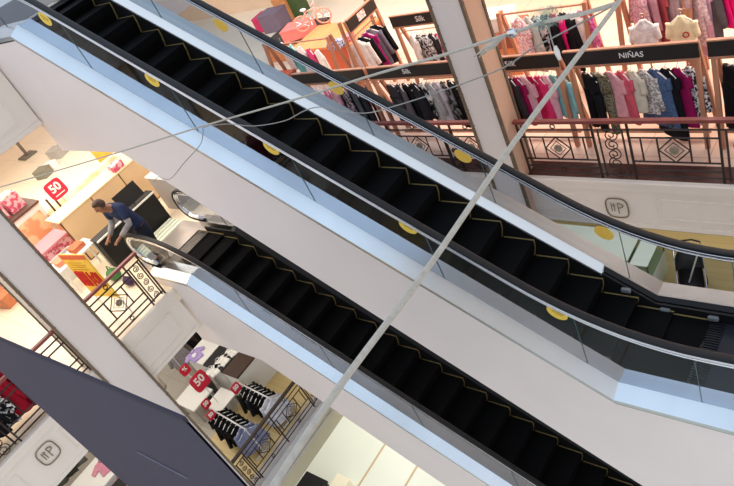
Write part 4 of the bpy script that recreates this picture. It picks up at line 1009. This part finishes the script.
t = thing('small_lamp', 'small pale disc on the purple shirt', 'ornament', (p.x + .0, p.y - .02, .94))
MB().cyl((0, 0, 0), (0, 0, .03), .07, 14).build('disc', M_WHITE, t, True); MB().cyl((0, 0, .03), (0, 0, .035), .05, 14).build('face', mat('pale_lilac', (240, 232, 250), .4), t, True)  # plain pale disc with a lilac face
for i, (px, py) in enumerate(((214, 372), (223, 362), (233, 352))):
    p = atz(px, py, .9); flat_shirt('white shirt laid on the black table, %s from the sale sign' % ORD[i], p.x, p.y, .905, (232, 232, 228), 1.3 + .3 * (i % 2), .5, 'white shirts on the black table')
table('display_table', 'low white table at the foot of the largest lower sale sign', 'table', (-14.35, 3.25, F0), (-13.5, 3.95, .55), .05, M_WHITE, mat('grey_laminate', (166, 162, 162), .5), legs=True)
table('display_table', 'low white table between the two white rails', 'table', (-13.35, 3.5, F0), (-12.75, 4.1, .5), .05, M_WHITE, mat('grey_laminate', (166, 162, 162), .5), legs=True)
t = thing('mannequin', 'headless mannequin bust in brown scarf beside the slim red sign', 'mannequin', (-14.9, 3.4, F0))
m = MB(); m.smooth = True; loft_z(m, [(.72, .15, .1), (.85, .13, .09), (1.05, .18, .11), (1.2, .19, .1), (1.28, .07, .06), (1.36, .055, .055)], 1.0)
m.build('torso', mat('pale_mannequin', (206, 196, 184), .5), t, True)
m = MB(); m.smooth = True; m.tube([(-.14, -.08, 1.0), (-.13, -.1, 1.2), (-.03, .06, 1.32), (.1, -.04, 1.28), (.1, -.12, 1.1), (.06, -.13, .9)], .045, 8); m.build('scarf', fab((98, 62, 44)), t, True)
MB().cyl((0, 0, .02), (0, 0, .75), .018, 8).build('pole', M_TUBE, t, True); MB().cyl((0, 0, 0), (0, 0, .02), .16, 16).build('base', M_TUBE, t, True)
t = thing('storage_bin', 'dark grey bin behind the largest lower sale sign', 'bin', (-13.95, 4.0, F0))
m = MB(); m.loft([[(.17 * math.cos(a), .17 * math.sin(a), 0) for a in [2 * PI * i / 16 for i in range(16)]], [(.22 * math.cos(a), .22 * math.sin(a), .7) for a in [2 * PI * i / 16 for i in range(16)]]], True); m.build('body', mat('bin_grey', (66, 70, 62), .5), t, True)
m = MB(); m.ring((0, 0, .7), X, Y, .22, .018, 18, 6); m.build('rim', mat('bin_rim', (90, 94, 86), .5), t, True)
# dark clothes on the wall rails far behind
yA, yB = atx(170, 354, -15.35).y, atx(203, 327, -15.35).y
rail_y('far wall rail of dark clothes behind the purple shirt', -15.35, yA, yB, 1.25, F0)
row('far wall rail behind the purple shirt', 'dark clothes on the far wall rail', (-15.35, yA + .05, 1.25), (-15.35, yB - .05, 1.25), [(k, n, c, .8, .5) for k, n, c in (('jacket', 'grey jacket', GRY), ('jacket', 'brown grey jacket', (104, 94, 90)), ('shirt', 'black shirt', BLK), ('jacket', 'dark brown jacket', (62, 50, 44)), ('shirt', 'near black shirt', (28, 28, 30)), ('shirt', 'white shirt', (222, 220, 218)), ('jacket', 'dark jacket', CHA), ('jacket', 'brown jacket', (84, 68, 60)))], .9)
# shop seen below the emblem: white tables with pink shirts, dark rails
M_DKGR = (56, 58, 48)
rail_y('dark clothes rail below the bronze emblem at the left', -15.6, -.9, 1.7, 1.5, F0)
row('rail below the left bronze emblem', 'dark clothes below the left emblem', (-15.6, -.8, 1.5), (-15.6, 1.6, 1.5), [('jacket', 'dark green grey jacket', M_DKGR, .8, .5), ('jacket', 'charcoal jacket', CHA, .8, .5), ('jacket', 'black jacket', BLK, .8, .5), ('shirt', 'moss grey shirt', (92, 94, 84), .78, .5), ('jacket', 'dark moss jacket', (70, 72, 62), .8, .5), ('shirt', 'grey shirt', (120, 118, 112), .78, .5), ('tee', 'pink red top', (206, 92, 110), .6, .46), ('shirt', 'dark olive shirt', (44, 44, 34), .8, .5)], 1.2)
table('display_table', 'white display table with the pink shirt beside the navy banner', 'table', (-14.9, -.6, F0), (-13.9, 2.3, .85), .05, M_WHITE, M_WHITE)
table('display_table', 'black display shelf between the two pink shirts', 'table', (-13.75, -.3, F0), (-13.35, 2.3, .8), .05, M_BLKT, M_WHITE)
table('display_table', 'pale display table with the lower pink shirt', 'table', (-13.2, -.2, F0), (-12.4, 2.3, .75), .05, mat('cream_laminate', (232, 214, 184), .45), M_WHITE)
p = atz(106, 466, .85); flat_shirt('pink shirt on the white table beside the navy banner', p.x, p.y, .856, (206, 138, 158), 1.4, .72)
p = atz(124, 483, .75); flat_shirt('lower pink shirt at the bottom edge beside the navy banner', p.x, p.y, .756, (212, 142, 160), 1.4, .62)
p = atz(96, 472, .85)
t = thing('price_tag', 'tiny grey tag on the white table below the pink shirt', 'tag', (p.x, p.y, .856))
MB().box((-.08, -.05, 0), (.08, .05, .012)).build('card', mat('grey_card', (150, 152, 146), .5), t, True); MB().box((-.05, -.03, .012), (.05, .03, .016)).build('print', M_SIGN, t, True)

# ------------------------------------------------------------------ bottom level furniture
p = atz(326, 484, FB + .5)
t = table('display_table', 'black table corner at the bottom edge on the white floor', 'table', (p.x - .9, p.y - 1.2, FB), (p.x - .02, p.y + .1, FB + .5), .08, M_BLACK, M_SIGN)
p = atz(341, 478, FB + .5)
carton('cream square box with dark rim on the white floor at the bottom edge', 343, 489, FB, .5, .5, .3, mat('cream_box', (246, 238, 212), .4), .0)

# ------------------------------------------------------------------ lower right floor: display cases, pushchair, stools
M_CASE = glass_mat('greenish_glass', (226, 236, 224), .9, .12)
M_CASEW = mat('pale_green_laminate', (230, 236, 222), .35, var=.03)
def case(label, x0, x1, y0, y1, h):
    t = thing('display_case', label, 'display case', ((x0 + x1) / 2, (y0 + y1) / 2, F0), group='pale green display cases')
    MB().box((x0, y0, F0), (x1, y1, F0 + h * .55)).build('base', M_CASEW, t)
    MB().box((x0 + .01, y0 + .01, F0 + h * .55), (x1 - .01, y1 - .01, F0 + h - .02)).build('glass_box', M_CASE, t)
    MB().box((x0, y0, F0 + h - .02), (x1, y1, F0 + h)).build('top', M_CASEW, t)
    m = MB()
    for x in (x0, x1 - .02):
        for y in (y0, y1 - .02): m.box((x, y, F0 + h * .55), (x + .02, y + .02, F0 + h - .02))
    m.box((x0, y0 - .004, F0 + h * .53), (x1, y0 + .01, F0 + h * .56)); m.build('edge', mat('dark_edge', (70, 70, 66), .4), t)
pa, pb = atz(606, 240, 1.0), atz(649, 248, 1.0)
case('long pale green display case seen through the far escalator glass', -7.1, -5.05, 9.7, 10.6, 1.0)
case('short pale green display case at the yellow floor edge', -4.98, -4.62, 9.6, 10.55, 1.0)
def stool(label, px, py, c):
    p = atz(px, py, .5); t = thing('stool', label, 'stool', (p.x, p.y, F0), group=None)
    m = MB(); m.smooth = True; m.loft([[(r_ * math.cos(a), r_ * math.sin(a), z) for a in [2 * PI * i / 14 for i in range(14)]] for r_, z in ((.15, .42), (.17, .45), (.16, .5), (.08, .52))], True); m.build('seat', c, t, True)
    for i in range(3):
        a = 2 * PI * i / 3; m = MB(); m.cyl((.2 * math.cos(a), .2 * math.sin(a), 0), (.09 * math.cos(a), .09 * math.sin(a), .43), .014, 6); m.build('leg', M_SIGN, t, True)
stool('white topped stool between the far balustrade and the beige deck', 589, 240, M_WHITE)
stool('slim white stool beside the orange sticker', 601, 247, M_WHITE)
# pushchair
p = atz(692, 284, .45); px_, py_ = p.x, p.y
t = thing('pushchair', 'black pushchair with chrome tube on the yellow wood floor', 'pushchair', (px_, py_, F0), .35)
m = MB(); m.smooth = True
prof = [(-.2, -.24, .42), (.2, -.24, .42), (.22, .2, .44), (.2, .34, .95), (-.2, .34, .95), (-.22, .2, .44)]
m.loft([[(-.2, -.28, .46), (.2, -.28, .46), (.2, -.28, .36), (-.2, -.28, .36)], [(-.23, .1, .44), (.23, .1, .44), (.23, .1, .32), (-.23, .1, .32)], [(-.23, .28, .62), (.23, .28, .62), (.23, .36, .5), (-.23, .36, .5)], [(-.2, .36, .98), (.2, .36, .98), (.2, .42, .96), (-.2, .42, .96)]], True)
m.build('seat', M_BLACK, t, True)
m = MB(); m.smooth = True; R = .3
rr = []
for k in range(7):
    a = -.2 + k * .24; rr.append([(.25 * math.cos(b), .36 - R * math.sin(a) * 1.1 + 0, .78 + R * math.cos(a) * .8) if 0 else (.26 * math.cos(b) * (1 if k else .9), .40 - .34 * math.sin(a), .74 + .34 * math.cos(a) * math.sin(b) * .95) for b in [PI * j / 10 for j in range(11)]])
vs = [q for r_ in rr for q in r_]; m.add(vs, [(a * 11 + b, a * 11 + b + 1, a * 11 + b + 12, a * 11 + b + 11) for a in range(6) for b in range(10)]); m.add(vs, [(a * 11 + b + 11, a * 11 + b + 12, a * 11 + b + 1, a * 11 + b) for a in range(6) for b in range(10)])
m.build('canopy', M_BLACK, t, True)
for sx in (-1, 1):
    m = MB(); m.smooth = True; m.tube([(sx * .26, -.36, .08), (sx * .26, -.1, .4), (sx * .26, .4, .8), (sx * .25, .62, 1.0)], .017, 7); m.build('side_tube', M_CHROME, t, True)
    m = MB(); m.smooth = True; m.tube([(sx * .26, .4, .1), (sx * .26, .1, .5)], .015, 7); m.build('rear_tube', M_CHROME, t, True)
    for y in (-.36, .42):
        m = MB(); m.smooth = True; m.ring((sx * .27, y, .1), Y, Z, .08, .024, 16, 6); m.cyl((sx * .25, y, .1), (sx * .29, y, .1), .03, 8); m.build('wheel', M_RUBBER, t, True)
m = MB(); m.smooth = True; m.tube([(-.25, .62, 1.0), (-.1, .68, 1.03), (.1, .68, 1.03), (.25, .62, 1.0)], .02, 7); m.build('handle', M_RUBBER, t, True)
m = MB(); m.box((-.24, -.4, .26), (.24, -.22, .3)); m.build('footrest', M_SIGN, t, True)
pB = atz(685, 296, .0); pA = aty(697, 256, pB.y)
t = thing('pole', 'thin white pole leaning over the black pushchair', 'pole', pB)
MB().cyl(pB, pA, .016, 8).build('shaft', M_TUBE, t); MB().cyl((pB.x, pB.y, 0), (pB.x, pB.y, .02), .1, 12).build('base', M_TUBE, t)
table('display_table', 'brown plinth at the right edge of the yellow wood floor', 'table', (-2.95, 9.55, F0), (-2.3, 10.5, .7), .05, mat('brown_wood', (150, 86, 66), .5), mat('brown_wood', (150, 86, 66), .5))

# ------------------------------------------------------------------ the man behind the railing
def skin(name, nodes, edges, m_, parent, sub=1, root=0):
    keys = list(nodes); idx = {k: i for i, k in enumerate(keys)}
    me = bpy.data.meshes.new(name); me.from_pydata([nodes[k][0] for k in keys], [(idx[a], idx[b]) for a, b in edges], []); me.update()
    o = bpy.data.objects.new(name + '_t', me); COL.objects.link(o)
    md = o.modifiers.new('s', 'SKIN'); md.use_smooth_shade = True; md.branch_smoothing = .4
    sv = me.skin_vertices[0].data
    for k in keys:
        r = nodes[k][1]; r = r if isinstance(r, tuple) else (r, r)
        sv[idx[k]].radius = r; sv[idx[k]].use_root = idx[k] == root
    sb = o.modifiers.new('u', 'SUBSURF'); sb.levels = sub; sb.render_levels = sub
    dg = bpy.context.evaluated_depsgraph_get(); nm = bpy.data.meshes.new_from_object(o.evaluated_get(dg)); bpy.data.objects.remove(o)
    nm.name = name; nm.materials.clear(); nm.materials.append(m_)
    for p_ in nm.polygons: p_.use_smooth = True; p_.material_index = 0
    r_ = bpy.data.objects.new(name, nm); COL.objects.link(r_); r_.parent = parent; return r_
pm = atz(140, 250, F1)
man = thing('person', 'man in blue shirt standing bowed over something behind the left railing', 'person', (-11.6, 4.27, F1 + .07), 0.12); man.scale = (1.07, 1.07, 1.07)
# local frame: he faces -y, x is his left-right axis
N = {'pel': ((0, .06, .93), .095), 'waist': ((0, .02, 1.08), .112), 'chest': ((0, -.06, 1.28), .135), 'upch': ((0, -.13, 1.41), .095), 'neck': ((0, -.2, 1.485), .058), 'chin': ((0, -.29, 1.52), .078), 'skull': ((0, -.31, 1.60), .118), 'crown': ((0, -.31, 1.67), .085)}
E_ = [('pel', 'waist'), ('waist', 'chest'), ('chest', 'upch'), ('upch', 'neck'), ('neck', 'chin'), ('chin', 'skull'), ('skull', 'crown')]
for s, n in ((-1, 'r'), (1, 'l')):
    N.update({'sh' + n: ((s * .19, -.12, 1.40), .06), 'el' + n: ((s * .25, -.2, 1.12), .047), 'wr' + n: ((s * .16, -.43, 1.02), .032), 'pa' + n: ((s * .14, -.50, 1.0), (.04, .024)),
              'hip' + n: ((s * .1, .06, .86), .06), 'kn' + n: ((s * .11, .03, .5), .06), 'an' + n: ((s * .11, .08, .09), .042), 'to' + n: ((s * .13, -.1, .04), .036)})
    E_ += [('upch', 'sh' + n), ('sh' + n, 'el' + n), ('el' + n, 'wr' + n), ('wr' + n, 'pa' + n), ('pel', 'hip' + n), ('hip' + n, 'kn' + n), ('kn' + n, 'an' + n), ('an' + n, 'to' + n)]
    for i in range(4):
        N['f%s%d' % (n, i)] = ((s * (.165 - .019 * i), -.555 - .006 * (1 if i in (1, 2) else 0), .99), .0095); N['g%s%d' % (n, i)] = ((s * (.16 - .018 * i), -.585, .965), .0085)
        E_ += [('pa' + n, 'f%s%d' % (n, i)), ('f%s%d' % (n, i), 'g%s%d' % (n, i))]
    N['th' + n] = ((s * .095, -.5, .985), .011); N['tj' + n] = ((s * .085, -.535, .97), .0095); E_ += [('pa' + n, 'th' + n), ('th' + n, 'tj' + n)]
M_SKIN = mat('skin', (150, 104, 78), .55, var=.05); M_SHIRT = fab((46, 58, 88)); M_TROU = fab((36, 40, 54)); M_CUFF = fab((150, 148, 150)); M_HAIR = mat('dark_hair', (66, 44, 34), .6, var=.25, scale=40)
skin('body', N, E_, M_SKIN, man, 1)
S = {k: (N[k][0], N[k][1] + .04) for k in ('waist', 'chest', 'upch')}
S['collar'] = ((0, -.18, 1.455), .1); S['upch'] = (N['upch'][0], .16); S['hem'] = ((0, .06, .86), .185)
SE = [('hem', 'waist'), ('waist', 'chest'), ('chest', 'upch'), ('upch', 'collar')]
for s, n in ((-1, 'r'), (1, 'l')):
    S['sh' + n] = (N['sh' + n][0], .108); S['sl' + n] = (Vector(N['sh' + n][0]).lerp(Vector(N['el' + n][0]), .75), .066); SE += [('upch', 'sh' + n), ('sh' + n, 'sl' + n)]
skin('shirt', S, SE, M_SHIRT, man, 1, 0)
for s, n in ((-1, 'r'), (1, 'l')):
    e, w_ = Vector(N['el' + n][0]), Vector(N['wr' + n][0]); m = MB(); m.smooth = True
    m.tube([e.lerp(Vector(N['sh' + n][0]), .3), e, e.lerp(w_, .5), e.lerp(w_, .9)], [.06, .058, .05, .042], 10); m.build('sleeve', M_CUFF, man, True)
T = {'belt': ((0, .055, .98), .15), 'seat': ((0, .07, .88), .165)}; TE = [('belt', 'seat')]
for s, n in ((-1, 'r'), (1, 'l')):
    T['th' + n] = ((s * .105, .06, .76), .118); T['kn' + n] = ((s * .11, .03, .5), .078); T['an' + n] = ((s * .11, .08, .1), .066)
    TE += [('seat', 'th' + n), ('th' + n, 'kn' + n), ('kn' + n, 'an' + n)]
    m = MB(); m.smooth = True; m.loft([[(s * .12 + .05 * math.cos(a) * k, -.03 + .14 * math.sin(a) * k, z) for a in [2 * PI * i / 14 for i in range(14)]] for k, z in ((.95, 0), (1.05, .02), (1., .055), (.6, .09))], True); m.build('shoe', M_BLACK, man, True)
skin('trousers', T, TE, M_TROU, man, 1, 0)
m = MB(); m.smooth = True
fw = Vector((0, -.85, -.35)).normalized(); upv = Vector((0, -.35, .94)).normalized(); hc = Vector((0, -.30, 1.605))
rings = []
for i in range(1, 8):
    a = PI / 2 - i * .27; rings.append([hc + upv * (.125 * math.sin(a)) + X * (.108 * math.cos(a) * math.cos(b)) - fw * (.118 * math.cos(a) * math.sin(b) * (1 if math.sin(b) > 0 or i < 4 else .5) ) for b in [2 * PI * j / 16 for j in range(16)]])
m.loft([list(reversed(q)) for q in rings], True); m.build('hair', M_HAIR, man, True)
m = MB(); m.smooth = True
for s in (-1, 1): m.sphere(Vector((s * .034, -.388, 1.59)), .012, 8, 6)
m.build('eyes', mat('eye_dark', (30, 24, 22), .3), man, True)
m = MB(); m.smooth = True; m.tube([(0, -.385, 1.585), (0, -.405, 1.56), (0, -.38, 1.55)], [.01, .017, .008], 7); m.build('nose', M_SKIN, man, True)
m = MB(); m.smooth = True; m.tube([(-.022, -.352, 1.527), (0, -.36, 1.525), (.022, -.352, 1.527)], .006, 6); m.build('mouth', mat('lips', (128, 72, 62), .5), man, True)
for s in (-1, 1):
    m = MB(); m.smooth = True; m.sphere(Vector((s * .092, -.295, 1.585)), .03, 8, 6, (.4, .7, 1.1)); m.build('ear', M_SKIN, man, True)

# ------------------------------------------------------------------ light
w = bpy.data.worlds.new('world'); SC.world = w; w.use_nodes = True; nt = w.node_tree
bg = nt.nodes['Background']; bg.inputs['Strength'].default_value = 1.55
tc = nt.nodes.new('ShaderNodeTexCoord'); sp = nt.nodes.new('ShaderNodeSeparateXYZ'); nt.links.new(tc.outputs['Generated'], sp.inputs[0])
rp = nt.nodes.new('ShaderNodeValToRGB'); nt.links.new(sp.outputs['Z'], rp.inputs['Fac'])
rp.color_ramp.elements[0].position = .0; rp.color_ramp.elements[0].color = (.66, .65, .66, 1); rp.color_ramp.elements[1].position = .85; rp.color_ramp.elements[1].color = (.62, .77, .96, 1)
e_ = rp.color_ramp.elements.new(.45); e_.color = (.74, .74, .78, 1)
nt.links.new(rp.outputs['Color'], bg.inputs['Color'])
def area(name, loc, sx, sy, power, c, rot=(0, 0, 0)):
    l = bpy.data.lights.new(name, 'AREA'); l.shape = 'RECTANGLE'; l.size = sx; l.size_y = sy; l.energy = power; l.color = c
    o = bpy.data.objects.new(name, l); COL.objects.link(o); o.location = loc; o.rotation_euler = rot; return o
WARM = (1, .87, .77); NEU = (1, .93, .84)
area('shop_light', (-2.0, 11.2, F2 - 1.15), 5, 3.0, 300, WARM)
area('shop_light', (-7.0, 11.3, F2 - 1.15), 5, 3.0, 270, WARM)
area('shop_light', (-12.5, 11.5, F2 - 1.2), 4, 4, 200, WARM)
area('shop_light', (-13.2, 4.2, F2 - 1.25), 3.6, 5, 220, (1, .9, .78))
area('shop_light', (-18.5, 4.5, F2 - 1.25), 4, 6, 380, (1, .94, .86))
area('shop_light', (-13.2, -3.2, F2 - 1.25), 3, 4, 35, (1, .9, .78))
area('shop_light', (-13.2, 3.0, F1 - .4), 4, 6, 130, NEU)
area('shop_light', (-17.0, 3.5, F1 - .4), 3, 6, 110, NEU)
area('shop_light', (-4.5, 9.8, F1 - .9), 7, 2.6, 120, (1, .98, .95))
area('shop_light', (-12.5, 7.5, F0 - .5), 6, 4, 260, (1, .97, .9))
slab('ceiling', (-.8, 1.5, 14.7), (7, YW, 15.0), M_FASC, 'pale soffit of the floor above on the right')

SC.view_settings.view_transform = 'Standard'; SC.view_settings.look = 'None'; SC.view_settings.exposure = 0.0; SC.view_settings.gamma = 1.0
SC.view_settings.use_curve_mapping = False
SC.cycles.max_bounces = 8; SC.cycles.transparent_max_bounces = 24; SC.cycles.caustics_reflective = False; SC.cycles.caustics_refractive = False
SC.cycles.sample_clamp_indirect = 4.0
